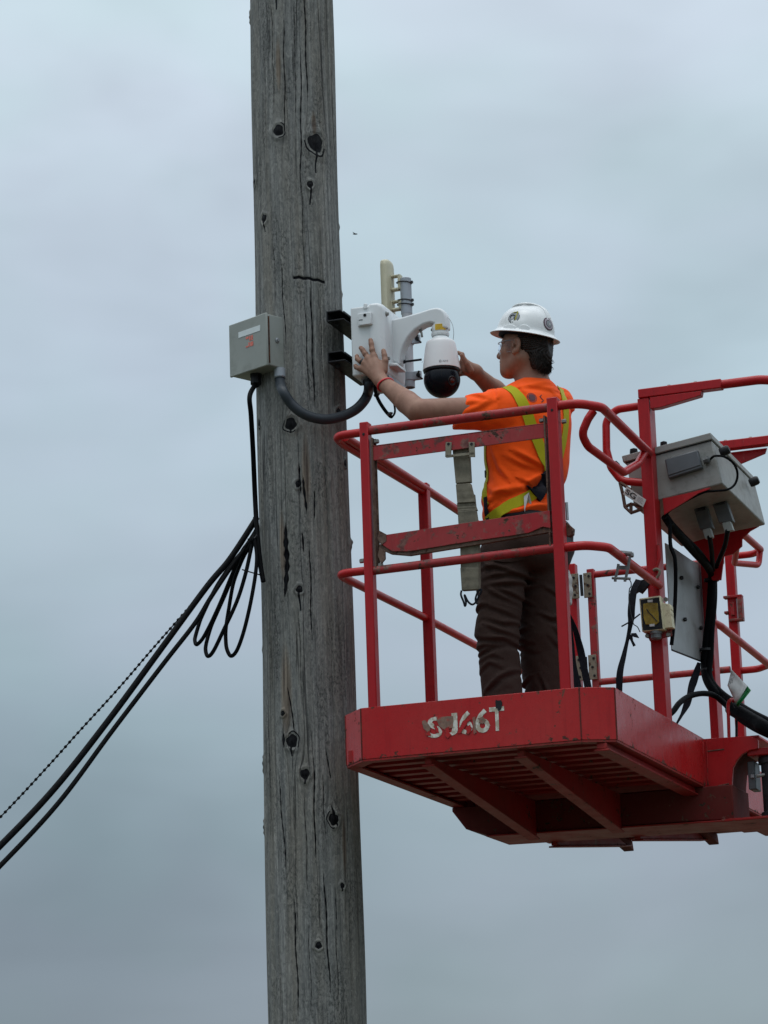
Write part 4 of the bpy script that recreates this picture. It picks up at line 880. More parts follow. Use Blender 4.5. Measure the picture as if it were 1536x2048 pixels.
# ------------------------------------------------------------------ end gate, console, wiring and fittings on the platform
def fittings():
    t = plat
    # gate at the far end
    vg = V1-.06; L = Q(1178, 1250, v=vg)[0]; Rr = -.03; wt = Q(1185, 1141, v=vg)[2]; wb = Q(1190, 1366, v=vg)[2]
    g = MB(); g.box((L, vg, wb-.10), (L+.036, vg+.036, wt+.01)); gate = part('gate_post', g, M['red_worn'], t, bevel=.003)
    for w_ in (wt-.018, wb+.006):
        m = MB(); m.tube([(L+.03, vg+.018, w_), (Rr, vg+.018, w_)], .0165, 14); part('gate_rail', m, M['red_worn'], t)
    for k, (y0, y1) in enumerate(((1148, 1196), (1312, 1360))):
        a, b = Q(1141.5+k*10, y0, v=vg-.012), Q(1160+k*9, y1, v=vg-.012); c, d = Q(1168+k*10, y0-2, v=vg-.012), Q(1185+k*10, y1-2, v=vg-.012)
        m = MB(); m.box((a[0], vg-.012, b[2]), (b[0]-.004, vg-.004, a[2])); h = part('hinge_plate', m, M['hinge'], t, bevel=.002)
        m = MB(); m.box((c[0]-.006, vg-.012, d[2]), (d[0]-.002, vg-.004, c[2])); part('hinge_plate', m, M['hinge'], t, bevel=.002)
        m = MB(); m.tube([((b[0]+c[0])/2-.004, vg-.012, a[2]-.01), ((b[0]+c[0])/2-.002, vg-.012, b[2]+.01)], .008, 8); part('hinge_pin', m, M['dark'], t)
        for (uu, ww) in ((a[0]+.014, a[2]-.02), (a[0]+.022, (a[2]+b[2])/2), (a[0]+.016, b[2]+.018), (d[0]-.014, c[2]-.018), (d[0]-.022, (c[2]+d[2])/2), (d[0]-.014, d[2]+.018)):
            m = MB(); m.bolt((uu, vg-.012, ww), (0, -1, 0), .0065, .005); part('hinge_bolt', m, M['dark'], t)
    # latch block by the far right post
    a, b = Q(1446, 1192, v=V1-.07), Q(1486, 1240, v=V1-.07)
    m = MB(); m.box((a[0], V1-.07, a[2]-.012), (b[0], V1-.03, a[2])); m.box((a[0]+.02, V1-.07, b[2]), (b[0], V1-.03, b[2]+.012)); m.box((b[0]-.022, V1-.07, b[2]+.012), (b[0], V1-.03, a[2]-.012)); m.box((a[0]+.03, V1-.06, b[2]+.03), (a[0]+.05, V1-.04, a[2]-.03)); m.box((a[0], V1-.07, b[2]+.04), (a[0]+.02, V1-.03, b[2]+.052)); part('gate_latch', m, M['red_worn'], t, bevel=.002)
    # --- console between the two main posts
    vn = VD+.07; vf = VE-.04
    TL, TR, BR, BL = Q(1252, 925, v=vn), Q(1423, 880, v=vn), Q(1445, 967, v=vn), Q(1268, 1014, v=vn)
    k = 0
    FR = Q(1531, 1050, u=BR[0]); FL = Q(1386, 1083, v=FR[1]); TFR = Q(1512, 972, v=FR[1]); 
    dv = np.array([0, FR[1]-vn, 0]); sh = FR-BR-dv
    P = [BL, BR, FR, BL+dv+sh, TL, TR, TR+dv+sh, TL+dv+sh]
    m = MB(); m.hexa(P); con = part('control_box', m, M['console'], t, bevel=.006)
    up = nrm(TR-BR); rt = nrm(BR-BL)
    m = MB(); e = np.array([0, .012, 0]); m.hexa([TL-rt*.01-e, TR+rt*.006-e, TR+dv+sh+rt*.006+e, TL+dv+sh-rt*.01+e, TL+up*.030-rt*.01-e, TR+up*.030+rt*.006-e, TR+dv+sh+up*.030+rt*.006+e, TL+dv+sh+up*.030-rt*.01+e]); part('control_lid', m, M['console'], con, bevel=.004)
    m = MB(); m.hexa([TL-e*.3-up*.004, TR-e*.3-up*.004, TR-e*.3+e, TL-e*.3+e, TL-e*.3, TR-e*.3, TR-e*.3+e, TL-e*.3+e]); part('lid_gap', m, M['dark'], con)
    # joystick, knobs
    for (x, y, l, r_) in ((1237, 936, .05, .016), (1268, 912, .03, .018), (1328, 898, .02, .016)):
        q = Q(x, y, v=vn+.12); m = MB(); m.lathe(q, [(0, -.03), (r_*.7, -.03), (r_*.8, 0), (r_, .012), (r_*.9, .03), (0, .036)], 16, (-.6 if x < 1250 else 0, 0, .8)); part('control_knob', m, M['dark'], con)
    for (x, y) in ((1372, 890), (1407, 880)):
        m = MB(); m.bolt(Q(x, y, v=vn+.02), (0, 0, 1), .005, .014); part('lid_screw', m, M['galv'], con)
    for (x, y) in ((1449, 902), (1508, 963)):
        q = Q(x, y, u=BR[0]+.01); m = MB(); m.lathe(q, [(0, -.02), (.017, -.02), (.020, -.01), (.020, .014), (.015, .022), (0, .022)], 14, (.9, 0, .3)); part('lid_clamp', m, M['dark'], con)
    # small covered box on the near face
    a = [Q(x, y, v=vn-.03) for x, y in ((1337, 957), (1404, 935), (1394, 899), (1329, 919))]
    m = MB(); m.prism([a[0], a[1], a[2], a[3]], (0, .032, 0)); sb = part('socket_box', m, M['conbox'], t, bevel=.004)
    a = [Q(x, y, v=vn-.034) for x, y in ((1336, 951), (1401, 930), (1393, 901), (1331, 919))]
    m = MB(); m.prism(a, (0, .006, 0)); part('socket_lid', m, M['conbox'], sb, bevel=.002)
    q = Q(1407, 922, v=vn-.018); m = MB(); m.lathe(q, [(0, 0), (.014, 0), (.014, .012), (.017, .013), (.017, .022), (.010, .028), (.006, .03)], 8, rt); part('cable_gland', m, M['plug'], sb)
    m = MB(); m.tube(smooth_path([q+rt*.03, Q(1430, 912, v=vn-.03), Q(1450, 914, v=vn-.01), Q(1468, 928, v=vn+.03), Q(1475, 948, v=vn+.06), Q(1470, 968, v=vn+.06), Q(1455, 979, v=vn+.02), Q(1430, 982, v=vn), Q(1410, 984, v=vn), Q(1385, 995, v=vn), Q(1355, 1012, v=vn), Q(1335, 1026, v=vn), Q(1332, 1045, v=vn)]), .0052, 8); part('wire', m, M['cable'], t)
    # red bracket cradling the console
    m = MB(); m.prism([Q(x, y, v=vn-.008) for x, y in ((1325, 997), (1380, 985), (1420, 974), (1420, 978), (1398, 986), (1384, 995), (1360, 1010), (1334, 1026), (1328, 1030))], (0, .006, 0)); part('console_bracket', m, M['red_post'], t, bevel=.001)
    m = MB(); m.prism([Q(x, y, v=vf-.08) for x, y in ((1386, 1084), (1430, 1070), (1518, 1052), (1500, 1062), (1484, 1078), (1484, 1092), (1466, 1108), (1448, 1112), (1442, 1160), (1424, 1160), (1405, 1110))], (0, .012, 0)); part('console_bracket', m, M['red_post'], t, bevel=.002)
    # connector blocks on the underside
    for (x0, y0, x1, y1, vv) in ((1393, 988, 1418, 1074, vn+.28), (1430, 978, 1458, 1060, vn+.28)):
        W_ = 28 if x0 < 1400 else 31
        for (ya, yb, w_, mt, nm, off) in ((0, .38, .8, 'dark', 'connector_hood', .012), (.30, .78, 1.0, 'plug', 'connector', .0), (.78, 1.0, .62, 'galv', 'cable_gland', -.004)):
            pa = np.array([x0+(x1-x0)*ya, y0+(y1-y0)*ya]); pb = np.array([x0+(x1-x0)*yb, y0+(y1-y0)*yb])
            h = W_*w_/2*.93; P_ = [Q(pa[0]-h, pa[1]+4, v=vv-.02), Q(pa[0]+h, pa[1], v=vv-.02), Q(pb[0]+h, pb[1], v=vv-.02), Q(pb[0]-h, pb[1]+4, v=vv-.02)]
            m = MB(); m.prism(P_, (0, .042*w_, 0)); part(nm, m, M[mt] if nm != 'cable_gland' else M['plugp'], t, bevel=.003)
    # aluminium sheet between the posts
    u_ = .12; cr = [(1331, 1086), (1345, 1094), (1365, 1108), (1384, 1121), (1400, 1128), (1407, 1133), (1412, 1326), (1404, 1322), (1344, 1300)]
    m = MB(); m.prism([Q(x, y, u=u_) for x, y in cr], (-.004, 0, 0)); pn = part('back_panel', m, M['alu'], t)
    m = MB(); a, b = Q(1344, 1300, u=u_+.001), Q(1408, 1325, u=u_+.001); m.tube([a, b], .004, 6); part('panel_edge', m, M['dark'], pn)
    for x, y in ((1361, 1156), (1394, 1174), (1368, 1239), (1400, 1256)):
        m = MB(); m.bolt(Q(x, y, u=u_), (1, 0, 0), .009, .012); m.tube([Q(x, y, u=u_+.006), Q(x+5, y, u=u_+.006)], .004, 6); part('panel_bolt', m, M['dark'], pn)
    # --- wiring harness
    def wire(P, r, nm='cable', mt='cable', n=8):
        m = MB(); m.tube(smooth_path(P, n), r, 12); return part(nm, m, M[mt], t, smooth=80)
    H = lambda x, y, v=1.35: Q(x, y, v=v)
    wire([H(1330, 1033, vn), H(1343, 1052, vn+.05), H(1365, 1078, 1.2), H(1392, 1108, 1.4), H(1413, 1130, 1.55), H(1424, 1148, VE-.05)], .018, 'hose')
    wire([H(1340, 1045, vn), H(1365, 1072, 1.2), H(1397, 1104, 1.4), H(1418, 1135, 1.6), H(1424, 1160, VE-.05)], .014, 'hose')
    wire([H(1419, 1074, vn+.26), H(1423, 1100, 1.4), H(1425, 1130, 1.6), H(1425, 1150, VE-.05)], .0105, 'hose')
    wire([H(1455, 1062, vn+.26), H(1450, 1090, 1.4), H(1438, 1120, 1.6), H(1428, 1145, VE-.05)], .0105, 'hose')
    wire([H(1425, 1145, VE-.05), H(1423, 1190, VE-.06), H(1419, 1240, VE-.06), H(1413, 1290, VE-.06), H(1410, 1330, VE-.06), H(1414, 1358, VE-.08), H(1428, 1382, VE-.1), H(1448, 1402, VE-.1), H(1475, 1424, 1.62), H(1510, 1445, 1.5), H(1560, 1470, 1.4), H(1640, 1500, 1.35)], .020, 'hose')
    wire([H(1427, 1150, VE-.03), H(1427, 1200, VE-.05), H(1422, 1260, VE-.06), H(1420, 1310, VE-.06), H(1417, 1345, VE-.07), H(1425, 1368, VE-.08), H(1446, 1390, VE-.1), H(1480, 1412, 1.62), H(1515, 1432, 1.5), H(1565, 1455, 1.4), H(1640, 1486, 1.35)], .017, 'hose')
    wire([H(1325, 1440, 1.2), H(1345, 1424, 1.25), H(1358, 1407, 1.3), H(1372, 1396, 1.38), H(1390, 1389, 1.45), H(1410, 1387, 1.52), H(1428, 1391, 1.58), H(1447, 1405, 1.6), H(1470, 1430, 1.55), H(1500, 1452, 1.48), H(1540, 1472, 1.4), H(1620, 1505, 1.33)], .0125, 'hose')
    wire([H(1462, 1416, 1.58), H(1490, 1432, 1.52), H(1515, 1446, 1.46), H(1540, 1460, 1.4), H(1640, 1506, 1.33)], .031, 'hose_sleeve')
    for x, y, r_ in ((1423, 1160, .034), (1412, 1300, .033), (1412, 1340, .031)):
        m = MB(); q = H(x, y, VE-.055); m.lathe(q, [(r_*.8, -.006), (r_, -.005), (r_, .005), (r_*.8, .006)], 16); part('cable_tie', m, M['tie'], t)
    wire([H(1340, 1046, vn), H(1341, 1090, vn), H(1350, 1120, vn), H(1351, 1180, vn+.02), H(1347, 1250, vn+.02), H(1343, 1290, vn+.02)], .0085, 'cable')
    # bent red bracket holding the hose, tag
    m = MB(); m.tube(smooth_path([H(1458, 1474, 1.5), H(1457, 1440, 1.5), H(1456, 1412, 1.5), H(1459, 1402, 1.5), H(1464, 1399, 1.52), H(1468, 1403, 1.54)]), .0075, 8); part('hose_hook', m, M['red'], t)
    m = MB(); m.tube([H(1473, 1440, 1.6), H(1473, 1476, 1.6)], .006, 8); part('hose_rod', m, M['dark'], t)
    # rotator cylinder and jib head
    c0 = Q(1522, 1560, v=vm_-.10)
    top, bot = Q(1531, 1500, v=vm_-.10)[2], Q(1531, 1626, v=vm_-.10)[2]
    c = np.array([c0[0]+.02, vm_+.10, 0]); m = MB(); m.lathe(c, [(0, top), (.066, top), (.07, top-.006), (.07, top-.03), (.060, top-.034), (.060, bot+.03), (.07, bot+.026), (.07, bot), (0, bot)], 32); part('rotator', m, M['darkgrey'], t, smooth=40)
    a, b = Q(1494, 1523, v=vm_+.06), Q(1512, 1578, v=vm_+.06); m = MB(); m.box((a[0], vm_+.06, b[2]), (b[0], vm_+.16, a[2])); part('valve_block', m, M['conbox'], t, bevel=.004)
    m = MB(); q = Q(1513, 1552, v=vm_+.06); m.tube([q, q+[.06, 0, .004]], .008, 8); m.lathe(q+[-.022, 0, 0], [(0, 0), (.013, 0), (.013, .014), (0, .014)], 6, (1, 0, 0)); part('fitting', m, M['galv'], t)
    m = MB(); m.box((c[0]-.10, vm_+.02, top), (c[0]+.14, vm_+.26, top+.03)); part('jib_head', m, M['red'], t, bevel=.004)
    m = MB(); m.hexa([(c[0]+.05, vm_+.06, bot-.02), (c[0]+8.6, vm_+.04, -3.70), (c[0]+8.6, vm_+.20, -3.70), (c[0]+.05, vm_+.20, bot-.02), (c[0]+.05, vm_+.06, top), (c[0]+8.6, vm_+.04, -3.42), (c[0]+8.6, vm_+.20, -3.42), (c[0]+.05, vm_+.20, top)]); part('jib_arm', m, M['red'], t, bevel=.006)
    # --- SG plate and document holder left of the main post
    pl = [Q(x, y, v=VD-.02) for x, y in ((1253, 973), (1292, 999), (1286, 1014), (1246, 988))]
    m = MB(); m.prism(pl, (0, .004, 0)); sp = part('maker_plate', m, M['paper'], t)
    c = bpy.data.curves.new('g', 'FONT'); c.body = 'SG'; c.size = 1; c.offset = .02; o = bpy.data.objects.new('g', c); COL.objects.link(o); me = bpy.data.meshes.new_from_object(o.evaluated_get(bpy.context.evaluated_depsgraph_get()))
    V = np.array([x.co[:] for x in me.vertices]); F = [tuple(p.vertices) for p in me.polygons]; bpy.data.objects.remove(o)
    lo, hi = V.min(0), V.max(0); S = (V-lo)/(hi-lo+1e-9); A_, B_, C_ = pl[3], pl[2], pl[0]
    m = MB(); m.add([A_+(B_-A_)*(.06+.50*s_[0])+(C_-A_)*(.2+.62*s_[1])+np.array([0, -.0015, 0]) for s_ in S], F); part('plate_letters', m, M['ink'], sp, smooth=0)
    m = MB()
    for k_ in range(4):
        h0 = .25+.16*k_; m.add([A_+(B_-A_)*a_+(C_-A_)*b_+np.array([0, -.0012, 0]) for a_, b_ in ((.64, h0), (.92-.06*(k_ % 2), h0), (.92-.06*(k_ % 2), h0+.05), (.64, h0+.05))], [(0, 1, 2, 3)])
    part('small_print', m, M['wallink'], sp, smooth=0)
    hold = [[(1240, 965), (1246, 990), (1250, 1014)], [(1250, 1014), (1262, 1026), (1284, 1018)], [(1262, 1008), (1262, 1024)], [(1240, 965), (1262, 980)], [(1250, 1014), (1262, 1008), (1284, 1012)]]
    m = MB()
    for seg in hold: m.tube([Q(x, y, v=VD+.0) for x, y in seg], .0075, 6)
    part('foot_bracket', m, M['rust'], t)
    # --- cream switch box with a dirty amber window
    vv = VD-.075; f = lambda x, y, d=0: Q(x, y, v=vv+d)
    fr = [f(1278, 1197), f(1320, 1191), f(1329, 1259), f(1284, 1263.5)]
    m = MB(); m.prism(fr, (0, .05, 0)); sw = part('switch_box', m, M['cream'], t, bevel=.003)
    inn = [f(1281, 1199.5, -.002), f(1318, 1194.5, -.002), f(1325.5, 1257, -.002), f(1286, 1261, -.002)]; m = MB(); m.prism(inn, (0, .004, 0)); part('switch_face', m, M['dark'], sw)
    m = MB(); m.prism([f(1285+1, 1208, -.006), f(1300, 1205, -.006), f(1315, 1206, -.006), f(1318, 1244, -.006), f(1312, 1249, -.006), f(1291, 1249, -.006), f(1287, 1235, -.006)], (0, .004, 0)); part('switch_window', m, M['amber'], sw, bevel=.001)
    for (x0, y0) in ((1295, 1200.5), (1299, 1249)):
        m = MB(); m.prism([f(x0, y0+4, -.0065), f(x0+10, y0+3.4, -.0065), f(x0+10, y0-1.4, -.0065), f(x0, y0-.8, -.0065)], (0, .003, 0)); part('switch_label', m, M['paper'], sw)
    m = MB(); m.tube(smooth_path([f(1293, 1218, -.008), f(1299, 1226, -.009), f(1306, 1233, -.008), f(1314, 1243, -.008)]), .0018, 6); part('crack', m, M['dark'], sw)
    m = MB()
    for k_ in range(4): a = f(1328+k_*.8, 1212+k_*12, .012); m.box((a[0], a[1], a[2]-.018), (a[0]+.030, a[1]+.035, a[2]))
    m2 = f(1325, 1200, .01); m3 = f(1331, 1256, .01); m.hexa([(m3[0]-.01, m3[1], m3[2]), (m3[0]+.03, m3[1], m3[2]), (m3[0]+.03, m3[1]+.045, m3[2]), (m3[0]-.01, m3[1]+.045, m3[2]), (m2[0]-.008, m2[1], m2[2]-.01), (m2[0]+.03, m2[1], m2[2]-.02), (m2[0]+.03, m2[1]+.045, m2[2]-.02), (m2[0]-.008, m2[1]+.045, m2[2]-.01)])
    part('switch_side', m, M['cream'], sw, bevel=.002)
    m = MB(); q = f(1312, 1265, .025); m.lathe(q, [(.018, .006), (.026, .004), (.026, -.006), (.022, -.008), (.022, -.024), (.016, -.03), (0, -.03)], 20); part('switch_boss', m, M['galvg'], sw)
    m = MB(); m.prism([f(1290, 1264, .04), f(1343, 1245, .04), f(1344, 1272, .04), (f(1300, 1283, .04))], (0, .006, 0)); part('switch_bracket', m, M['red_worn'], t, bevel=.002)
    for x, y in ((1295, 1272), (1337, 1270), (1332, 1199)):
        m = MB(); m.bolt(f(x, y, .038), (0, -1, 0), .010, .008); part('bolt', m, M['bolt'], t)
    # clevis hanging on the right mid rail
    vv = .32; f = lambda x, y: Q(x, y, v=vv)
    m = MB(); m.strip([f(1261, 1107), f(1257, 1130), f(1251, 1160)], .010, .006, (1, 0, 0)); m.strip([f(1237, 1128), f(1234, 1145), f(1230, 1160)], .010, .006, (1, 0, 0)); m.tube([f(1240, 1105.5), f(1263, 1108)], .010, 10); m.tube([f(1224, 1156), f(1261, 1157.5)], .0055, 8); m.bolt(f(1263, 1110), (1, 0, 0), .011, .008); m.strip([f(1237, 1135), f(1259, 1136)], .016, .005, (0, 0, 1))
    for x in (1230.5, 1250): m.tube([f(x, 1155), f(x, 1163)], .006, 8)
    part('clevis_bracket', m, M['galvg'], t)
    m = MB(); m.tube(smooth_path([f(1258, 1158), f(1262, 1165), f(1262, 1173), f(1259, 1178), f(1258, 1190), f(1258, 1205), f(1261, 1225), f(1266, 1245), f(1269, 1250), f(1275, 1254), f(1280, 1264)]), .0022, 6); part('lanyard_wire', m, M['dark'], t)
    # cleat under the main post rail with worn loop
    m = MB(); m.tube(smooth_path([Q(x, y, v=VD-.02) for x, y in ((1306, 1141), (1312, 1138), (1319, 1141), (1318, 1149), (1312, 1157))]), .006, 8); part('eye_hook', m, M['hinge'], t)
    m = MB(); m.tube([Q(1316, 1090, v=VD-.006), Q(1318, 1117, v=VD-.006), Q(1311, 1140, v=VD-.006)], .0085, 8); part('hook_stem', m, M['red_post'], t)
    m = MB(); m.prism([Q(x, y, v=VD-.01) for x, y in ((1259, 1182), (1281, 1160), (1290, 1158), (1299, 1168), (1283, 1187), (1276, 1183), (1266, 1190), (1262, 1190))], (0, .02, 0)); part('cleat', m, M['dark'], t, bevel=.002)
vm_ = 1.452
M['plugp'] = simple('pale_nylon', (.30, .32, .31), .5, 0, .15, 25)
M['darkgrey'] = simple('dark_painted_steel', (.028, .032, .038), .5, 0, .3, 12, dirt=((.06, .07, .06), .6), dscale=14)
M['ink'] = simple('black_ink', (.015, .015, .018), .5, 0, .1, 30)
M['galvg'] = simple('dull_galvanised', (.15, .155, .16), .5, .4, .3, 40)
fittings()

def loose():
    # webbing pack hung on the near end
    v_ = .016
    L = [(924, 890), (925, 920), (928, 960), (932, 1000), (936, 1040), (939, 1080), (940, 1120), (939, 1150), (938, 1180)]
    t = thing('webbing_strap', 'folded pale grey-green webbing strap hanging in front of the worker', 'strap', Q(924, 888, v=v_))
    secs = [((907, 890), (944, 890), (950, 965), (914, 966), 0), ((914, 967), (947, 966), (952, 1005), (916, 1008), .004), ((916, 1005), (950, 1003), (955, 1053), (918, 1055), .008), ((918, 1052), (953, 1050), (958, 1120), (922, 1122), .006), ((921, 1118), (957, 1117), (955, 1180), (923, 1181), .010)]
    secs = [((904, 893), (937, 888), (941, 964), (911, 967), 0), ((911, 968), (940, 966), (949, 1004), (914, 1006), .006), ((913, 1006), (947, 1004), (953, 1020), (915, 1022), .0), ((915, 1022), (951, 1020), (957, 1062), (917, 1064), .008), ((919, 1060), (957, 1060), (958, 1140), (921, 1142), .006), ((920, 1135), (957, 1135), (958, 1179), (923, 1181), .011)]
    for a, b, c, d, dv in secs:
        n = 8; V = []; dd = .024
        for i in range(n+1):
            s = i/n; wob = .0015*math.sin(i*2.1+a[1])
            p, q = np.array(a)+(np.array(d)-a)*s, np.array(b)+(np.array(c)-b)*s
            for X in (p, q):
                V.append(Q(X[0], X[1], v=v_+.018-dv+wob))
            V += [V[-1]+np.array([0, dd, 0]), V[-2]+np.array([0, dd, 0])]
        F = [(4*i+j, 4*i+(j+1) % 4, 4*i+4+(j+1) % 4, 4*i+4+j) for i in range(n) for j in range(4)]+[(3, 2, 1, 0), (4*n, 4*n+1, 4*n+2, 4*n+3)]
        m = MB(); m.add(V, F); part('webbing_fold', m, M['webbing'], t, bevel=.003)
    m = MB(); m.strip([Q(x, y, v=.045) for x, y in ((947, 990), (951, 1030), (955, 1070), (957, 1120), (958, 1165), (956, 1185))], .012, .012, (1, 0, 0)); part('side_fold', m, M['webbing'], t)
    m = MB(); m.tube(smooth_path([Q(x, y, v=.03) for x, y in ((923, 1181), (922, 1190), (927, 1203), (930, 1212), (932, 1205), (929, 1190), (936, 1203), (944, 1209), (951, 1205), (957, 1194), (962, 1184), (962, 1179), (956, 1183), (951, 1198), (954, 1208))]), .0042, 8); part('end_loop', m, M['bstrap'], t)
    # black straps
    def strap(P, w, lab, tw, vv, nm='tie_strap'):
        pts = smooth_path([Q(x, y, v=v) for x, y, v in P], 6); k = len(pts); sd = [np.array([math.cos(tw*i/k), math.sin(tw*i/k)*.6, 0]) for i in range(k)]
        ws = list(np.interp(np.linspace(0, 1, k), np.linspace(0, 1, len(w)), w)); m = MB(); m.strip(pts, ws, .004, sd)
        return single(nm, m, M['bstrap'], lab, 'strap', pts[0], 'black straps on the lift platform')
    strap([(1278, 1160, .86), (1268, 1180, .84), (1263, 1215, .82), (1262, 1240, .82), (1257, 1270, .82), (1248, 1310, .80), (1240, 1345, .78), (1238, 1390, .78)], [.03, .028, .030, .030, .018, .014, .022, .028, .026], 'black strap hanging from the cleat left of the amber switch box', .5, .8)
    strap([(1398, 1325, 1.5), (1393, 1345, 1.5), (1383, 1375, 1.48), (1377, 1400, 1.45), (1366, 1425, 1.4), (1353, 1448, 1.35)], [.014, .028, .034, .026, .03, .014, .008], 'black strap below the aluminium panel running down to the toe board', 1.2, 1.4)
    strap([(1134, 1222, .6), (1139, 1250, .6), (1142, 1290, .6), (1147, 1330, .6), (1156, 1375, .6), (1163, 1410, .6)], [.010, .02, .028, .024, .03, .034], 'left one of two black straps hanging behind the worker near the hinge', .6, 1.0)
    strap([(1138, 1228, .55), (1150, 1258, .57), (1161, 1300, .6), (1169, 1340, .6), (1176, 1375, .6), (1182, 1420, .6)], [.01, .02, .03, .028, .03, .034], 'right one of two black straps hanging behind the worker near the hinge', .3, 1.0)
    m = MB(); f = lambda x, y: Q(x, y, v=.80)
    m.strip([f(1262, 1269), f(1270, 1270), f(1278, 1276)], [.012, .02, .002], .002, (0, .3, 1)); m.strip([f(1260, 1270), f(1264, 1282), f(1269, 1292)], [.02, .01, .012], .003, (1, 0, 0)); m.tube([f(1243, 1253), f(1261, 1243), f(1280, 1228)], .0032, 6)
    single('torn_strap_end', m, M['bstrap'], 'frayed ends of black tape sticking out of the hanging strap', 'strap', f(1262, 1269))
    # tag
    f = lambda x, y, d=0: Q(x, y, v=1.48+d)
    t = thing('inspection_tag', 'crumpled white tag with a green end tied to the black hose', 'tag', f(1466, 1412))
    def sheet(P, mt, nm, off=0):
        m = MB(); n = 6; V = []
        for i in range(n+1):
            for j in range(n+1):
                a, b = i/n, j/n; p = (1-a)*((1-b)*np.array(P[0])+b*np.array(P[1]))+a*((1-b)*np.array(P[3])+b*np.array(P[2]))
                V.append(f(p[0], p[1], off+.010*math.sin(5*a+2*b)+.006*math.sin(9*b+3*a)))
        F = [(i*(n+1)+j, i*(n+1)+j+1, (i+1)*(n+1)+j+1, (i+1)*(n+1)+j) for i in range(n) for j in range(n)]; m.add(V, F); return part(nm, m, M[mt], t, solid=.0012, smooth=60)
    sheet([(1463, 1339), (1495, 1372), (1472, 1408), (1455, 1371)], 'paper', 'tag_card'); sheet([(1495, 1372), (1502, 1381), (1476, 1414), (1472, 1408)], 'green', 'tag_end')
    m = MB()
    for k in range(3): m.tube([f(1457+k*1.5+k*2, 1368-k*1+6*0, -.012), f(1462+k*2.4, 1357-k*1.2, -.012)], .0009, 4)
    part('tag_writing', m, M['ink'], t)
    m = MB(); m.tube([f(1474, 1411), f(1470, 1416), f(1466, 1412), f(1468, 1404)], .002, 6); part('tag_tie', m, M['dark'], t)
loose()

# ------------------------------------------------------------------ signed-distance modelling for the worker
def surface_nets(fn, lo, hi, h, chunk=None):
    lo = np.asarray(lo, float); hi = np.asarray(hi, float); n = np.ceil((hi-lo)/h).astype(int)+1
    ax = [lo[i]+h*np.arange(n[i]) for i in range(3)]
    K = 4; nc = (n+K-1)//K; cx = [lo[i]+h*(np.arange(nc[i])*K+(K-1)/2) for i in range(3)]
    X, Y, Z = np.meshgrid(*cx, indexing='ij'); FC = fn(np.stack([X, Y, Z], -1).reshape(-1, 3)).reshape(X.shape)
    F = np.repeat(np.repeat(np.repeat(FC, K, 0), K, 1), K, 2)[:n[0], :n[1], :n[2]].astype(np.float32)
    w = np.argwhere(np.abs(F) < h*K*1.5+.004)
    for i0 in range(0, len(w), 400000):
        ww = w[i0:i0+400000]; F[tuple(ww.T)] = fn(lo+h*ww)
    F[0] = F[-1] = 1; F[:, 0] = F[:, -1] = 1; F[:, :, 0] = F[:, :, -1] = 1
    S = F < 0
    c = np.zeros(n-1, np.int8); acc = np.zeros((*(n-1), 3), np.float32); cnt = np.zeros(n-1, np.float32)
    sl = lambda d: tuple(slice(d[i], n[i]-1+d[i]) for i in range(3))
    C = [(i, j, k) for i in (0, 1) for j in (0, 1) for k in (0, 1)]
    for a in C:
        for d in range(3):
            if a[d]: continue
            b = list(a); b[d] = 1; b = tuple(b); fa, fb = F[sl(a)], F[sl(b)]; m = S[sl(a)] != S[sl(b)]
            t = np.where(m, fa/np.where(m, fa-fb, 1), 0)
            for q in range(3): acc[..., q] += np.where(m, a[q]+(t if q == d else 0), 0)
            cnt += m
    act = cnt > 0; idx = -np.ones(n-1, np.int64); idx[act] = np.arange(act.sum())
    P = lo+h*(np.argwhere(act)+acc[act]/cnt[act][:, None])
    quads = []
    for d in range(3):
        e1, e2 = [(1, 2), (2, 0), (0, 1)][d]
        a = [slice(1, n[i]-1) for i in range(3)]; a[d] = slice(0, n[d]-1); b = list(a); b[d] = slice(1, n[d])
        m = S[tuple(a)] != S[tuple(b)]; w = np.argwhere(m)
        if not len(w): continue
        off = np.array([s_.start for s_ in a]); w = w+off
        ins = S[tuple(w.T)]
        u = np.zeros(3, int); u[e1] = 1; v = np.zeros(3, int); v[e2] = 1
        g = lambda q: idx[tuple(q.T)]
        q4 = np.stack([g(w-u-v), g(w-v), g(w), g(w-u)], 1)
        q4[~ins] = q4[~ins][:, ::-1]; quads.append(q4)
    return P, np.vstack(quads)
def relax(P, Fq, it=2, lam=.5):
    E_ = np.vstack([Fq[:, [0, 1]], Fq[:, [1, 2]], Fq[:, [2, 3]], Fq[:, [3, 0]]]); n = len(P)
    for _ in range(it):
        A = np.zeros_like(P); c = np.zeros(n)
        for a, b in ((0, 1), (1, 0)):
            for k in range(3): A[:, k] += np.bincount(E_[:, a], P[E_[:, b], k], n)
            c += np.bincount(E_[:, a], minlength=n)
        P = P+lam*(A/c[:, None]-P)
    return P
def mesh_part(name, P, Fq, mat, parent, label=None):
    me = bpy.data.meshes.new(name); V = P-rootof(parent)
    me.vertices.add(len(V)); me.vertices.foreach_set('co', V.astype(np.float32).ravel()); me.loops.add(Fq.size); me.loops.foreach_set('vertex_index', Fq.ravel().astype(np.int32))
    me.polygons.add(len(Fq)); me.polygons.foreach_set('loop_start', (np.arange(len(Fq))*4).astype(np.int32)); me.polygons.foreach_set('use_smooth', np.ones(len(Fq), bool)); me.update(calc_edges=True); me.validate()
    me.materials.append(mat); o = bpy.data.objects.new(name, me); COL.objects.link(o); o.parent = parent
    if label: o['label'] = label
    return o
def cap_(P, a, b, ra, rb=None):
    rb = ra if rb is None else rb; a = np.asarray(a, float); b = np.asarray(b, float); d = b-a; h = np.clip((P-a)@d/(d@d), 0, 1); return np.linalg.norm(P-a-h[:, None]*d, axis=1)-(ra+(rb-ra)*h)
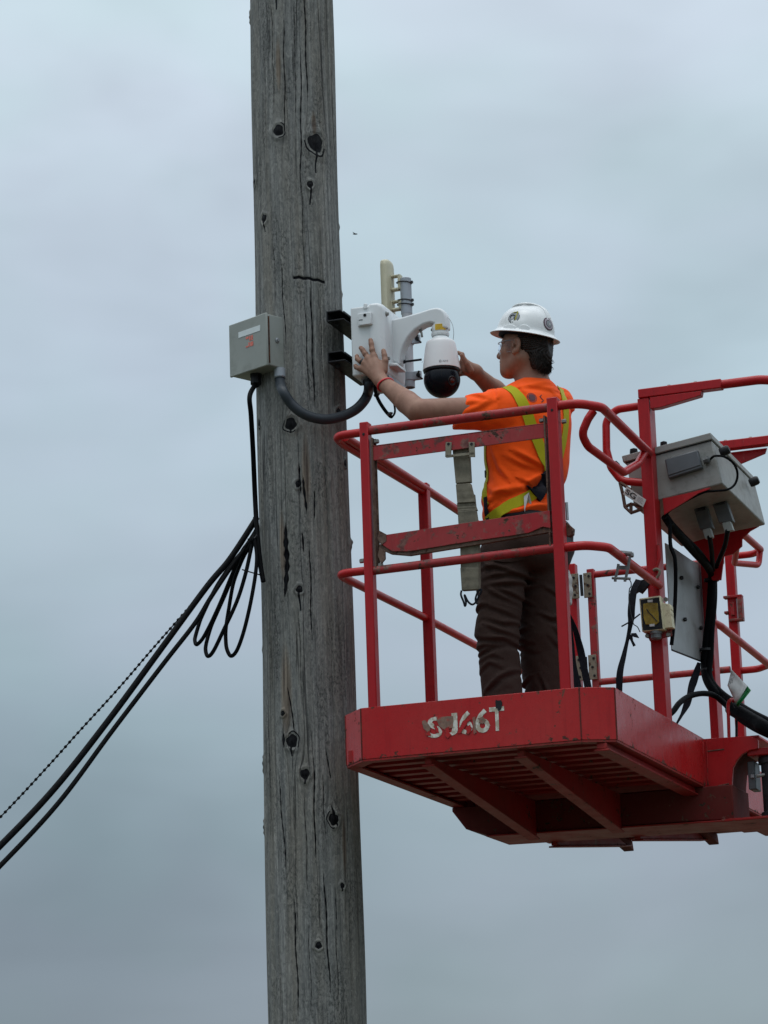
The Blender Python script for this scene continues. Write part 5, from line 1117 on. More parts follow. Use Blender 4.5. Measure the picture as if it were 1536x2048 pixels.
def ell(P, c, r, X=None):
    Q_ = P-np.asarray(c, float)
    if X is not None: Q_ = Q_@np.asarray(X).T
    r = np.asarray(r, float); k0 = np.linalg.norm(Q_/r, axis=1); k1 = np.linalg.norm(Q_/r**2, axis=1); return k0*(k0-1)/np.maximum(k1, 1e-9)
def smin(a, b, k): h = np.clip(.5+.5*(b-a)/k, 0, 1); return b+(a-b)*h-k*h*(1-h)
def smax(a, b, k): return -smin(-a, -b, k)
def flatcap(P, a, b, ra, rb, side, fl):  # capsule flattened across the axis 'side' (unit), fl<1 thins along the third axis
    a = np.asarray(a, float); d = np.asarray(b, float)-a; L = np.linalg.norm(d); t = d/L; s = nrm(np.asarray(side)-t*(np.asarray(side)@t)); nn = np.cross(t, s)
    q = P-a; x = q@t; h = np.clip(x/L, 0, 1); r = ra+(rb-ra)*h; y = q@s; z = (q@nn)/fl; dx = x-h*L
    return (np.sqrt(dx*dx+y*y+z*z)-r)*min(1, fl*1.15)

# skin, cloth
def skin():
    m, t, b, co = newmat('skin'); f = noise(t, co, 28, 5, .6); g = noise(t, co, 6, 3)
    c = ramp(t, f, [(.3, (.215, .112, .076)), (.7, (.30, .165, .115))]); c = mix(t, ramp(t, g, [(.45, 0), (.7, .4)]), c, (.33, .14, .105))
    t.links.new(c, b.inputs['Base Color']); b.inputs['Roughness'].default_value = .52; b.inputs['Specular IOR Level'].default_value = .3
    b.inputs['Subsurface Weight'].default_value = 0.0; b.inputs['Subsurface Radius'].default_value = (.006, .003, .002); b.inputs['Subsurface Scale'].default_value = .5
    setbump(t, b, noise(t, co, 240, 4), .18, .0008); return m
M['skin'] = skin()
def cloth(name, col, dark, sc=260, rough=.85, sheen=.2, fold=0):
    m, t, b, co = newmat(name); f = noise(t, co, sc, 3, .7); g = noise(t, co, 7, 5, .6)
    c = mix(t, ramp(t, f, [(.35, 0), (.65, .28)]), col, dark); c = mix(t, ramp(t, g, [(.4, 0), (.75, .22)]), c, dark)
    t.links.new(c, b.inputs['Base Color']); b.inputs['Roughness'].default_value = rough; b.inputs['Specular IOR Level'].default_value = .15
    b.inputs['Sheen Weight'].default_value = sheen; b.inputs['Sheen Roughness'].default_value = .5
    h = f
    if fold: h = math_(t, 'ADD', math_(t, 'MULTIPLY', f, .15), math_(t, 'MULTIPLY', noise(t, mapping(t, co, (9, 9, 22)), 1.0, 3, .5, dist=1.2), fold)); setbump(t, b, h, .5, .008)
    else: setbump(t, b, h, .3, .0015)
    return m
M['orange'] = cloth('orange_cotton', (1.0, .105, .006), (.80, .06, .004), sheen=.1, fold=.5)
M['trouser'] = cloth('dark_brown_canvas', (.046, .027, .022), (.024, .014, .012), rough=.8, sheen=.0, fold=.8)
M['hiviz'] = cloth('yellow_green_webbing', (.42, .40, .008), (.24, .22, .008), 300, .7, .1)
M['hair'] = simple('dark_brown_hair', (.016, .011, .009), .55, 0, .5, 60, spec=.25)
M['hat'] = simple('white_hard_hat_shell', (.70, .72, .73), .28, 0, .03, 14, dirt=((.42, .43, .40), .35), dscale=9)
M['pad'] = simple('navy_suspension', (.005, .006, .013), .6, 0, .2, 30, spec=.15)
M['sgrey'] = simple('sticker_grey', (.22, .24, .26), .5, 0, .1, 30); M['syel'] = simple('sticker_yellow', (.45, .40, .03), .5, 0, .2, 60)
M['smar'] = simple('sticker_maroon', (.06, .015, .03), .5, 0, .1, 30); M['slil'] = simple('sticker_pale', (.36, .32, .36), .5, 0, .1, 30)
M['redband'] = simple('red_silicone_band', (.60, .03, .04), .4, 0, .08, 40)
M['logo'] = simple('dark_print', (.10, .03, .04), .7, 0, .3, 90)
def glassmat():
    m, t, b, co = newmat('clear_lens'); b.inputs['Base Color'].default_value = (.93, .95, 1, 1); b.inputs['Roughness'].default_value = .03; b.inputs['Transmission Weight'].default_value = 1.0; b.inputs['IOR'].default_value = 1.05
    b.inputs['Specular IOR Level'].default_value = .9; return m
M['lensclear'] = glassmat()

def folds(P, dirs, seed=0):
    """sum of soft ridges: dirs = [(normal, wavelength, amplitude, centre, radius)]"""
    r_ = np.random.default_rng(seed); o = np.zeros(len(P))
    for n_, wl, am, c, rad in dirs:
        n_ = nrm(n_); ph = r_.uniform(0, 6.28); x = P@n_; y = P@nrm(np.cross(n_, [.3, .2, .9])); z = P@nrm(np.cross(n_, [.9, .1, .2]))
        w = x+.22*wl*np.sin(y/wl*1.1+ph)+.18*wl*np.sin(z/wl*1.7+ph*2)
        s = np.sin(w/wl*2*math.pi+ph); s = np.sign(s)*np.abs(s)**.8; g = np.exp(-(np.sum((P-np.asarray(c))**2, 1)/(rad*rad)))
        o += am*s*g
    return o

def creases(P, strokes, org, sc, v, wd, dp, seed=1):
    """individual cloth folds: every stroke is a polyline; a ridge with a valley on its lower side"""
    o = np.zeros(len(P)); rg = np.random.default_rng(seed)
    for st in strokes:
        L = [Q(org[0]+x/sc, org[1]+y/sc, v=v) for x, y in st]; L = [np.array([a[0], a[2]]) for a in L]
        P2 = P[:, [0, 2]]; best = np.full(len(P), 9.); sg = np.zeros(len(P)); tt = np.zeros(len(P)); n = len(L)-1
        for i in range(n):
            a, b = L[i], L[i+1]; d = b-a; l2 = d@d; h = np.clip((P2-a)@d/l2, 0, 1); e = P2-a-h[:, None]*d; D = np.linalg.norm(e, axis=1); m = D < best
            best = np.where(m, D, best); sg = np.where(m, np.sign(d[0]*e[:, 1]-d[1]*e[:, 0]), sg); tt = np.where(m, (i+h)/n, tt)
        env = np.clip(np.sin(np.pi*np.clip(tt*.9+.05, 0, 1)), 0, 1)**.6; k = rg.uniform(.7, 1.25)
        x = best*sg/wd; o += -dp*k*env*(np.exp(-(x-.55)**2*1.6) - 1.0*np.exp(-(x+.55)**2*1.6))*np.where(best < wd*4, 1, 0)
    return o
def worker():
    px = lambda x, y, v: Q(x, y, v=v)
    t = thing('person', 'worker in orange shirt and white hard hat reaching out to hold the white camera', 'person', (-.30, .50, -.07))
    f = nrm([-.86, .50, 0]); Lf = nrm([-.50, -.86, 0])      # torso facing, and towards his left
    # ---- key joints
    head = px(1047, 697, .47); neck0 = px(1056, 748, .475); neck1 = px(1068, 778, .50)
    shL = px(990, 822, .335); shR = px(1108, 812, .66); elL = px(836, 822, .165); wrL = px(764, 764, .272)
    elR = px(1010, 800, .80); wrR = px(950, 744, .60)
    # ---------- bare skin: head, neck, arms and hands as one surface
    hf = nrm([-1.0, .07, .10]); hu = nrm(np.array([.10, 0, 1.0])-hf*(np.array([.10, 0, 1.0])@hf)); hl = np.cross(hu, hf)  # face forward, up, his left
    if hl[1] > 0: hl = -hl
    HX = np.array([hf, hl, hu])
    H = lambda a, b, c: head+hf*a+hl*b+hu*c
    def headf(P):
        d = ell(P, H(-.012, 0, .030), (.098, .076, .092), HX)                 # skull
        d = smin(d, ell(P, H(.040, 0, -.030), (.054, .058, .075), HX), .035)    # face
        d = smin(d, cap_(P, H(.068, 0, -.091), H(.071, 0, -.098), .024), .035); d = smin(d, ell(P, H(.066, 0, -.060), (.026, .036, .034), HX), .02)   # chin
        for s in (1, -1):
            d = smin(d, cap_(P, H(-.010, s*.050, -.055), H(.058, s*.020, -.096), .022, .019), .028)   # jaw
            d = smin(d, ell(P, H(.055, s*.036, -.018), (.026, .022, .022), HX), .02)                  # cheek bone
            d = smin(d, cap_(P, H(.078, s*.018, .024), H(.068, s*.045, .022), .013, .010), .014)      # brow
            d = smax(d, -ell(P, H(.094, s*.031, .006), (.017, .017, .013), HX), .010)                 # socket
            d = smin(d, ell(P, H(.070, s*.031, .005), (.016, .014, .013), HX), .003)                  # lid
        d = smin(d, cap_(P, H(.087, 0, .010), H(.106, 0, -.024), .0085, .0105), .012)  # nose bridge
        d = smin(d, ell(P, H(.104, 0, -.031), (.013, .014, .010), HX), .008)
        for s in (1, -1): d = smin(d, ell(P, H(.094, s*.012, -.034), (.010, .008, .008), HX), .006)
        d = smin(d, ell(P, H(.086, 0, -.056), (.014, .023, .008), HX), .008)   # upper lip
        d = smin(d, ell(P, H(.084, 0, -.068), (.013, .020, .008), HX), .007)   # lower lip
        d = smax(d, -ell(P, H(.100, 0, -.062), (.012, .022, .0018), HX), .003)
        for s in (1, -1):   # ears
            c = H(.002, s*.083, -.006); EX = np.array([nrm(HX[0]*.9-HX[1]*s*.42), nrm(HX[1]*s*.9+HX[0]*.42), HX[2]]); e = ell(P, c-HX[0]*.006, (.021, .0095, .034), EX)
            e = smax(e, -ell(P, c-HX[0]*.004+EX[1]*.010, (.0130, .0085, .023), EX), .002); e = smax(e, -ell(P, c+HX[0]*.004-HX[2]*.006+EX[1]*.006, (.006, .012, .008), EX), .002)
            e = smin(e, cap_(P, c-hu*.026+hf*.004, c-hu*.034+hf*.008, .007, .006), .006)
            e = smin(e, cap_(P, c+hl*s*.002+hf*.010+hu*.004, c+hl*s*.003+hf*.011-hu*.010, .0045), .004); d = smin(d, e, .008)
        d = smin(d, cap_(P, H(-.022, 0, -.040), neck1+np.array([0, 0, -.0]), .058, .064), .030)
        d = smin(d, cap_(P, H(-.008, .048, -.045), neck1-f*-.05+Lf*.01, .018, .02), .03)   # neck muscle
        return smin(d, cap_(P, neck1, neck1-[0, 0, .06], .072, .085), .03)
    Ps, Fs, off = [], [], 0
    def add(fn, pts, pad, h, it=1):
        nonlocal off
        A = np.array(pts); P, F = surface_nets(fn, A.min(0)-pad, A.max(0)+pad, h); P = relax(P, F, it); Ps.append(P); Fs.append(F+off); off += len(P)
    add(headf, [H(.12, 0, 0), H(-.12, 0, .13), H(0, .09, 0), H(0, -.09, 0), neck1-[0, 0, .05]], .03, .0026)
    # left arm and hand: the hand lies on the near face of the enclosure (v = .326)
    vf = .3185
    g = lambda x, y, v=vf: px(x, y, v)
    # forearm radius profile
    fm = elL+(wrL-elL)*.30; armn = np.cross(nrm(wrL-elL), [0, 0, 1.]); palmN = np.array([0, -1., 0])
    k_i, k_m, k_r, k_p, k_t = g(748, 713, .306), g(737, 718, .303), g(729.5, 727, .302), g(725, 738, .304), g(769, 727, .305)
    fingers = [ # knuckle, mid joint, end joint, tip
        (k_i, g(744.5, 700, .306), g(742.5, 688, .309), g(741.2, 680.5, .313), .0105),
        (k_m, g(730.5, 708, .304), g(725.5, 700, .308), g(721.8, 696, .313), .0103),
        (k_r, g(720.5, 722, .300), g(714.8, 718, .306), g(713.8, 712.5, .313), .0100),
        (k_p, g(718.5, 737, .300), g(712.5, 734.5, .304), g(710.8, 731.5, .311), .0094)]
    thumb = (g(768, 741, .300), g(770.5, 722, .300), g(769, 711, .306), g(767, 702, .313), .0112)
    def armL(P):
        d = cap_(P, shL, elL, .060, .049)
        d = smin(d, cap_(P, elL, fm, .050, .048), .006); d = smin(d, cap_(P, fm, wrL, .048, .0285), .006)
        # palm: slab between wrist and knuckles
        w0 = wrL; 
        for k, r0, r1 in ((k_i, .021, .0145), (k_m, .021, .0145), (k_r, .020, .0135), (k_p, .018, .0125)):
            c = .5*(w0+k); c = c+(k-w0)*.05; d = smin(d, cap_(P, w0+(k-w0)*.10+np.array([0, .0, 0]), k, r0, r1), .018)
        d = smin(d, ell(P, g(757, 738, .298), (.030, .016, .034)), .02)
        dd = np.full(len(P), 9.)
        for a, b, c, e, r_ in fingers:
            fg = smin(cap_(P, a, b, r_*1.15, r_*1.05), cap_(P, b, c, r_*1.08, r_*1.0), .004); fg = smin(fg, cap_(P, c, e, r_*1.02, r_*.93), .004)
            fg = smin(fg, ell(P, b-[0, .002, 0], (r_*1.06, r_*1.0, r_*.95)), .004)
            dd = np.minimum(dd, fg); d = smin(d, ell(P, a-[0, .004, 0], (.012, .010, .012)), .008)
        a, b, c, e, r_ = thumb
        th = smin(cap_(P, a, b, r_*1.45, r_*1.1), cap_(P, b, c, r_*1.08, r_*.98), .006); th = smin(th, cap_(P, c, e, r_*1.04, r_*.92), .004)
        d = smin(d, dd, .006); d = smin(d, th, .010)
        # tendons
        for k in (k_i, k_m, k_r): d = d-.0012*np.exp(-(cap_(P, k-[0, .012, 0], k+(wrL-k)*.6-[0, .02, 0], .001)/.006)**2)
        # wrinkles over the finger joints
        return d
    add(armL, [shL, elL, wrL, k_i, fingers[0][3], k_p, fingers[3][3], thumb[3]], .055, .0024)
    # right arm: passes behind the neck and cups the far side of the dome camera
    cu = Q(880, 655, v=AV)[0]
    ph = px(935, 728, .56)
    def armR(P):
        d = cap_(P, shR, elR, .058, .046); fm2 = elR+(wrR-elR)*.35
        d = smin(d, cap_(P, elR, fm2, .045, .042), .03); d = smin(d, cap_(P, fm2, wrR, .042, .028), .02)
        for kx, r0 in ((px(927, 722, .545), .020), (px(930, 733, .55), .021), (px(931, 743, .55), .020)): d = smin(d, cap_(P, wrR, kx, .024, r0*.8), .02)
        fs = [((927, 718, .545), (924, 709, .54), (916, 705, .55)), ((927, 728, .56), (917, 726, .575), (905, 727, .578)), ((929, 738, .565), (917, 738, .58), (904, 738, .582)), ((930, 746, .56), (920, 748, .575), (908, 749, .575))]
        for a, b, c in fs: d = smin(d, smin(cap_(P, px(*a), px(*b), .0112, .0100), cap_(P, px(*b), px(*c), .010, .0082), .004), .006)
        th = smin(cap_(P, px(941, 741, .535), px(933, 727, .515), .015, .0118), cap_(P, px(933, 727, .515), px(923.5, 711, .497), .0118, .0092), .004)
        return smin(d, th, .010)
    add(armR, [shR, elR, wrR, px(905, 727, .58), px(921, 700, .49), px(905, 750, .58)], .055, .0026)
    body = mesh_part('body', np.vstack(Ps), np.vstack(Fs), M['skin'], t)
    # finger nails
    for (a, b, c, e, r_) in fingers[:3]+[thumb]:
        dd = nrm(e-c); m = MB(); V = []
        q = e-dd*.001-np.array([0, r_*.83, 0]); sd_ = nrm(np.cross(dd, [0, 1, 0]))
        for i in range(5):
            for j in range(5): x = (i-2)/2; y = (j-2)/2; V.append(q+sd_*x*r_*.58+dd*y*.0062*(1-.12*x*x)+np.array([0, .0016*x*x+.0006*y*y+.0022*max(0, y), 0]))
        m.add(V, [(i*5+j, i*5+j+1, (i+1)*5+j+1, (i+1)*5+j) for i in range(4) for j in range(4)]); part('finger_nail', m, M['nail'], body, solid=.0006)
    # ring and wristband
    a, b, c, e, r_ = fingers[2]; mpt = a+(b-a)*.62; dd = nrm(b-a); m = MB(); m.lathe(mpt, [(r_*1.05, -.0055), (r_*1.32, -.0052), (r_*1.34, .0052), (r_*1.05, .0055), (r_*1.0, 0)], 28, dd); part('ring', m, M['tie'], t)
    ax_ = nrm(wrL-elL)+np.array([.12, 0, .35]); ax_ = nrm(ax_); m = MB(); bc = wrL+(elL-wrL)*.10; X1 = nrm(np.cross(ax_, [0, 1, 0])); X2 = np.cross(ax_, X1)
    m.tube([bc+X1*.0345*math.cos(a)+X2*.0345*math.sin(a) for a in np.linspace(0, 2*math.pi, 41)], .0042, 8, cap=False); part('wristband', m, M['redband'], t, smooth=80)
    # ---------- hair
    def hair(P):
        d = ell(P, H(-.030, 0, .032), (.102, .088, .098), HX)
        d = smin(d, ell(P, H(-.078, 0, -.035), (.040, .062, .052), HX), .03)
        d = smin(d, ell(P, H(-.078, .010, -.070), (.034, .054, .044), HX), .02)
        d = smin(d, ell(P, H(.006, .070, .018), (.016, .010, .028), HX), .008); d = smin(d, ell(P, H(.006, -.070, .018), (.016, .010, .028), HX), .008)
        q = (P-head)@HX.T
        cut = np.maximum(q[:, 0]-np.interp(q[:, 2], [-.11, -.06, -.02, .03, .08], [-.062, -.040, -.020, .022, .05]), -(q[:, 2]+.100))       # front hairline and nape
        d = np.maximum(d, cut*.8)
        for s in (1, -1): d = np.minimum(d, ell(P, H(.030, s*.0735, .010), (.010, .006, .020), HX))
        st = .0022*np.sin(q[:, 1]*520+18*np.sin(q[:, 2]*40))+.0018*np.sin(q[:, 0]*610+q[:, 2]*90+9*np.sin(q[:, 2]*55))
        return d+st
    P, F = surface_nets(hair, H(-.10, -.02, 0)-[.10, .12, .14], H(.0, .02, 0)+[.12, .12, .14], .0026); mesh_part('hair', relax(P, F, 1, .3), F, M['hair'], t)
    m = MB(); rg = np.random.default_rng(5)
    for _ in range(900):   # loose strands over the nape
        b_ = rg.uniform(-.062, .066); z0 = rg.uniform(-.075, -.03); x0 = -.078-.030*math.sqrt(max(0, 1-(b_/.072)**2))+rg.uniform(-.004, .010); ln = rg.uniform(.03, .06)*(1-.5*(b_/.075)**2)
        P0 = H(x0, b_, z0); P1 = H(x0-.006+rg.normal(0, .004), b_+rg.normal(0, .004), z0-ln*.55); P2 = H(x0+.012+rg.normal(0, .004), b_*.95+rg.normal(0, .006), z0-ln)
        m.tube([P0, P1, P2], [.0012, .0010, .0003], 3, cap=False)
    part('hair_strands', m, M['hair'], t, smooth=80)
    # ---------- shirt
    ch = px(1062, 858, .50); wa = px(1046, 1035, .475)
    hipc = px(1046, 1075, .48)
    tX = np.array([f, Lf, [0, 0, 1.]])
    slvL = px(918, 826, .27)
    fd = [((.35, -.3, .9), .045, .0040, px(1010, 985, .38), .13), ((-.5, .2, .9), .06, .0048, px(1060, 1000, .35), .12), ((.7, .3, .5), .05, .0040, px(985, 840, .3), .09), ((.3, 0, .95), .035, .0045, px(1000, 1030, .38), .10),
          ((.9, .2, -.3), .07, .0035, px(1060, 900, .38), .16), ((.6, -.3, -.6), .05, .0038, px(1130, 960, .5), .12), ((.95, .1, .35), .04, .0038, px(940, 830, .28), .07), ((.2, .1, 1), .03, .0035, px(1120, 1010, .45), .08)]
    SH1 = [[(390, 870), (560, 745), (800, 640), (960, 480), (1000, 400)], [(400, 815), (560, 700), (760, 625)], [(700, 250), (860, 330), (1000, 390)], [(620, 310), (790, 385), (980, 420)], [(760, 540), (860, 590), (990, 470)],
           [(560, 960), (760, 900), (900, 830), (1030, 770)], [(600, 935), (800, 910), (1000, 850)], [(860, 880), (950, 815), (1040, 790)], [(420, 640), (480, 700), (620, 690)], [(450, 240), (520, 420), (640, 560)], [(1190, 380), (1260, 460), (1310, 500)], [(1200, 590), (1250, 640), (1300, 610)], [(400, 900), (470, 860), (560, 800)]]
    SH2 = [[(430, 620), (560, 545), (690, 500)], [(300, 575), (450, 480), (580, 400)], [(250, 270), (330, 262), (480, 255)], [(260, 338), (360, 340), (500, 385)], [(200, 520), (340, 450), (460, 430)], [(760, 175), (790, 230), (840, 280)], [(780, 190), (900, 165), (1050, 150)], [(880, 140), (960, 110), (1030, 75)], [(560, 260), (590, 330), (600, 400)], [(1060, 200), (1120, 260), (1150, 330)]]
    def shirt(P):
        d = ell(P, ch+np.array([0, 0, .035]), (.125, .185, .165), tX)
        d = smin(d, ell(P, ch+np.array([0, 0, -.10])+f*.030, (.158, .188, .24), tX), .06)
        d = smin(d, ell(P, wa+np.array([0, 0, .045])+f*.020, (.142, .172, .16), tX), .06)
        d = smin(d, cap_(P, neck1+np.array([.0, .0, -.028]), ch+[0, 0, .03], .088, .13), .05)          # trapezius
        d = smin(d, cap_(P, neck1+[0, 0, -.045], shL+[0, 0, .008], .062, .066), .05); d = smin(d, cap_(P, neck1+[0, 0, -.045], shR+[0, 0, .008], .062, .066), .05)
        d = smin(d, cap_(P, shL, slvL+(slvL-shL)*.25, .080, .066), .05); d = smin(d, cap_(P, shR, shR+(elR-shR)*.55, .078, .070), .05)
        d = smin(d, ell(P, ch-f*.055+Lf*.075+np.array([0, 0, .05]), (.06, .07, .09), tX), .04); d = smin(d, ell(P, ch-f*.055-Lf*.075+np.array([0, 0, .05]), (.06, .07, .09), tX), .04)   # shoulder blades
        d = d+.22*folds(P, fd, 3)
        d = d+creases(P, SH1, (900, 860), 5.389, .36, .016, .0085, 2)+creases(P, SH2, (900, 740), 5.486, .36, .015, .0065, 3)
        # gathered where the harness waist strap pulls it in
        z = P[:, 2]-(wa[2]+.055+.10*((P-wa)@-Lf)); d = d+.010*np.exp(-(z/.022)**2)
        # cut: sleeve ends, hem, neck opening, hollow arm holes
        sa = nrm(slvL-shL+np.array([.04, 0, .05])); d = smax(d, (P-slvL)@sa, .004)
        sb = nrm(elR-shR); d = np.where(((P-shR)@sb > -.05) & ((P-shR)@Lf < .1), smax(d, (P-(shR+sb*.13))@sb-np.where((P-shR)@f > -.4, 0, 1), .004), d)
        hz = wa[2]-.030+.012*np.sin(((P-wa)@Lf)*26); d = smax(d, hz-P[:, 2], .004)
        nk = neck1+np.array([0, 0, .004]); nn_ = nrm(np.array([.42, .0, .9])-0*f); nn_ = nrm(np.array([0, 0, 1.0])+f*.45)
        d = smax(d, (P-nk)@nn_-.020, .006)
        d = smax(d, -(cap_(P, nk-[0, 0, .03], nk+nn_*.08, .064)), .004)
        d = smax(d, -cap_(P, slvL-(slvL-shL)*.4, slvL+(slvL-shL)*.6, .056), .004)
        return d
    A = np.array([shL, shR, slvL, wa, ch, neck1]); P, F = surface_nets(shirt, A.min(0)-[.13, .13, .10], A.max(0)+[.22, .14, .10], .0042); sh = mesh_part('shirt', relax(P, F, 1), F, M['orange'], t)
    # collar rib
    def probe(fn, o, d_, maxd=.5, inside=False):
        d_ = nrm(d_); s = 0
        for _ in range(60):
            v_ = float(fn((o+d_*s)[None])[0]); s += v_*.8
            if abs(v_) < .0004: break
        return o+d_*s
    def rayhit(fn, x, y, off=.0):
        p0 = W2Q(CAM); d_ = W2Q(CAM+ray(x, y))-p0; d_ = d_/np.linalg.norm(d_); s = 9.5
        for _ in range(160):
            v_ = float(fn((p0+d_*s)[None])[0]); s += max(v_, 0)*.7 if v_ > .0003 else 0
            if v_ < .0004 or s > 14: break
        return p0+d_*(s-off)
    def gradn(fn, p):
        e = .002; return nrm([float(fn((p+np.eye(3)[i]*e)[None])[0]-fn((p-np.eye(3)[i]*e)[None])[0]) for i in range(3)])
    # ---------- harness: bands laid on the shirt surface, traced over it
    def band(pts, w, fn, nm, mat='hiviz', off=.004, th=.003, wpx=None):
        C_ = []
        for x, y in pts:
            for _ in range(12):
                c = rayhit(fn, x, y)
                if abs(float(fn(c[None])[0])) < .004: C_.append(c); break
                x += 2.0 if x < 1050 else -2.0
        C_ = smooth_path(C_, 5)

        out, sd = [], []
        for i, c in enumerate(C_):
            n_ = gradn(fn, c); T = nrm(C_[min(i+1, len(C_)-1)]-C_[max(i-1, 0)]); out.append(c+n_*off); sd.append(np.cross(T, n_))
        m = MB(); m.strip(out, w, th, sd); return part(nm, m, M[mat], t, bevel=None, smooth=40)
    band([(1013, 775), (1026, 782), (1040, 798), (1052, 822), (1062, 850), (1072, 875), (1082, 900), (1094, 930), (1106, 965), (1120, 1000)], .046, shirt, 'harness_strap')
    band([(1119, 777), (1128, 800), (1131, 830), (1129, 865), (1122, 900), (1112, 935), (1098, 965)], .036, shirt, 'harness_strap')
    band([(976, 1045), (985, 1036), (1000, 1024), (1020, 1011), (1040, 1002), (1056, 994), (1068, 986)], .046, shirt, 'harness_strap')
    band([(1066, 988), (1078, 975), (1090, 962), (1100, 952)], .085, shirt, 'back_pad', 'pad', .006, .010)
    band([(968, 880), (966, 920), (966, 950), (970, 985), (975, 1012)], .030, shirt, 'harness_strap')
    band([(973, 995), (974, 1020), (978, 1040)], .022, shirt, 'harness_strap', 'pad', .006)
    m = MB(); q = next((c for c in (rayhit(shirt, x_, 946, .004) for x_ in range(963, 995, 2)) if abs(float(shirt(c[None])[0])) < .01), rayhit(shirt, 1000, 946)); m.box(tuple(q-[.012, .006, .02]), tuple(q+[.012, .006, .012])); part('buckle', m, M['dark'], t, bevel=.003)
    q = [rayhit(shirt, x, y, .012) for x, y in ((1048, 993), (1058, 985), (1063, 1006), (1052, 1034), (1049, 1022))]
    m = MB(); m.prism(q, (0, -.001, 0)); part('harness_tag', m, M['paper'], t, smooth=0)
    # shirt print: round emblem and a letter stroke
    def disc(x, y, rx, fn, mat, nm, par, off, squash=1.0, n=26, ring=0):
        c = rayhit(fn, x, y); n_ = gradn(fn, c); T1 = nrm(np.cross([0, 0, 1.], n_)); T2 = np.cross(n_, T1); V = [c+n_*off]; k = 5
        for i in range(1, k+1):
            for j in range(n):
                a = 2*math.pi*j/n; rr = rx*i/k if not ring else rx*(ring+(1-ring)*i/k); q_ = c+T1*rr*math.cos(a)*squash+T2*rr*math.sin(a); 
                for _ in range(3): q_ = q_-n_*float(fn(q_[None])[0])
                V.append(q_+n_*off)
        F_ = [] if ring else [(0, 1+j, 1+(j+1) % n) for j in range(n)]
        for i in range(k-1): F_ += [(1+i*n+j, 1+(i+1)*n+j, 1+(i+1)*n+(j+1) % n, 1+i*n+(j+1) % n) for j in range(n)]
        m = MB(); m.add(V, F_); return part(nm, m, M[mat], par, smooth=60)
    e1 = disc(1064, 795, .022, shirt, 'logo', 'shirt_emblem', sh, .0016, ring=.86); disc(1064, 795, .0165, shirt, 'logo', 'shirt_emblem', sh, .0016)
    m = MB(); m.tube([rayhit(shirt, x, y, .001) for x, y in ((1083, 790), (1080, 793), (1083, 797), (1087, 801), (1083, 804))], .0022, 5); part('shirt_letter', m, M['logo'], sh)
    # ---------- trousers
    hL = px(1010, 1110, .42); hR = px(1085, 1105, .57); kL = px(994, 1265, .40); kR = px(1083, 1270, .60); aL = px(1010, 1452, .40); aR = px(1101, 1462, .66)
    FW_ = w_floor = -.073
    fdt = [((.3, .1, .95), .050, .0050, px(1000, 1240, .35), .13), ((-.45, 0, .9), .045, .0045, px(1000, 1180, .35), .12), ((.4, .2, .9), .06, .0050, px(1005, 1330, .35), .13), ((-.3, .1, .95), .04, .0050, px(1010, 1400, .35), .10),
           ((.5, .1, .85), .05, .0040, px(1090, 1200, .5), .15), ((.6, 0, .6), .05, .004, px(1090, 1330, .5), .15), ((.1, 0, 1), .03, .003, px(985, 1150, .35), .08)]
    TR = [[(560, 290), (760, 250), (930, 230)], [(600, 360), (760, 340), (930, 300)], [(680, 395), (790, 430), (890, 475)], [(560, 380), (640, 440), (800, 510)], [(520, 540), (700, 600), (850, 660)], [(560, 680), (740, 725), (860, 690)], [(560, 740), (700, 800), (860, 830)],
          [(390, 830), (560, 875), (860, 850)], [(560, 905), (720, 872), (870, 915)], [(400, 970), (560, 935), (700, 925)], [(480, 1010), (620, 960)], [(500, 1080), (640, 1030), (700, 1050)], [(480, 1190), (600, 1100), (690, 1140)], [(600, 1330), (700, 1240), (830, 1160)], [(550, 1380), (670, 1290)],
          [(480, 200), (640, 180), (900, 245)], [(480, 120), (560, 170), (620, 215)], [(400, 620), (470, 560), (560, 540)], [(1080, 690), (1150, 770), (1220, 860)], [(1040, 780), (1130, 900), (1220, 1040)], [(930, 1150), (970, 1260), (1000, 1360)], [(1000, 300), (1100, 360), (1180, 350)], [(960, 560), (1060, 600), (1180, 560)]]
    def trousers(P):
        d = ell(P, hipc+np.array([0, 0, .0]), (.128, .165, .12), tX)
        d = smin(d, ell(P, wa+np.array([0, 0, -.035]), (.118, .150, .06), tX), .03)
        d = smin(d, ell(P, hipc-f*.07+np.array([0, 0, -.05]), (.075, .13, .10), tX), .04)
        for hp, kn, an, r0, r1, r2 in ((hL, kL, aL, .104, .086, .080), (hR, kR, aR, .110, .098, .088)):
            l_ = smin(cap_(P, hp, kn, r0, r1), cap_(P, kn, an, r1, r2), .02); d = smin(d, l_, .025)
        d = d+.16*folds(P, fdt, 11)+creases(P, TR, (860, 1100), 4.8, .36, .0125, .0075, 5)
        for (a_, w0) in (((.25, .0, 1.), px(1000, 1288, .35)), ((-.2, .1, 1.), px(1000, 1300, .35))):   # crease behind the knee
            z = (P-w0)@nrm(a_); d = d+.006*np.exp(-(z/.008)**2)*np.exp(-(np.sum((P-w0)**2, 1)/.03))
        d = smax(d, P[:, 2]-(wa[2]-.005), .004)
        return smax(d, (FW_+.035)-P[:, 2], .004)
    A = np.array([hL, hR, kL, kR, aL, aR, wa]); lo = A.min(0)-[.15, .15, .02]; lo[2] = FW_; hi = A.max(0)+[.15, .15, .03]
    P, F = surface_nets(trousers, lo, hi, .0048); mesh_part('trousers', relax(P, F, 1), F, M['trouser'], t)
    band([(990, 1110), (1005, 1112), (1025, 1111), (1046, 1106)], .050, trousers, 'pocket_flap', 'trouser', .004, .005)
    m = MB(); n = 30
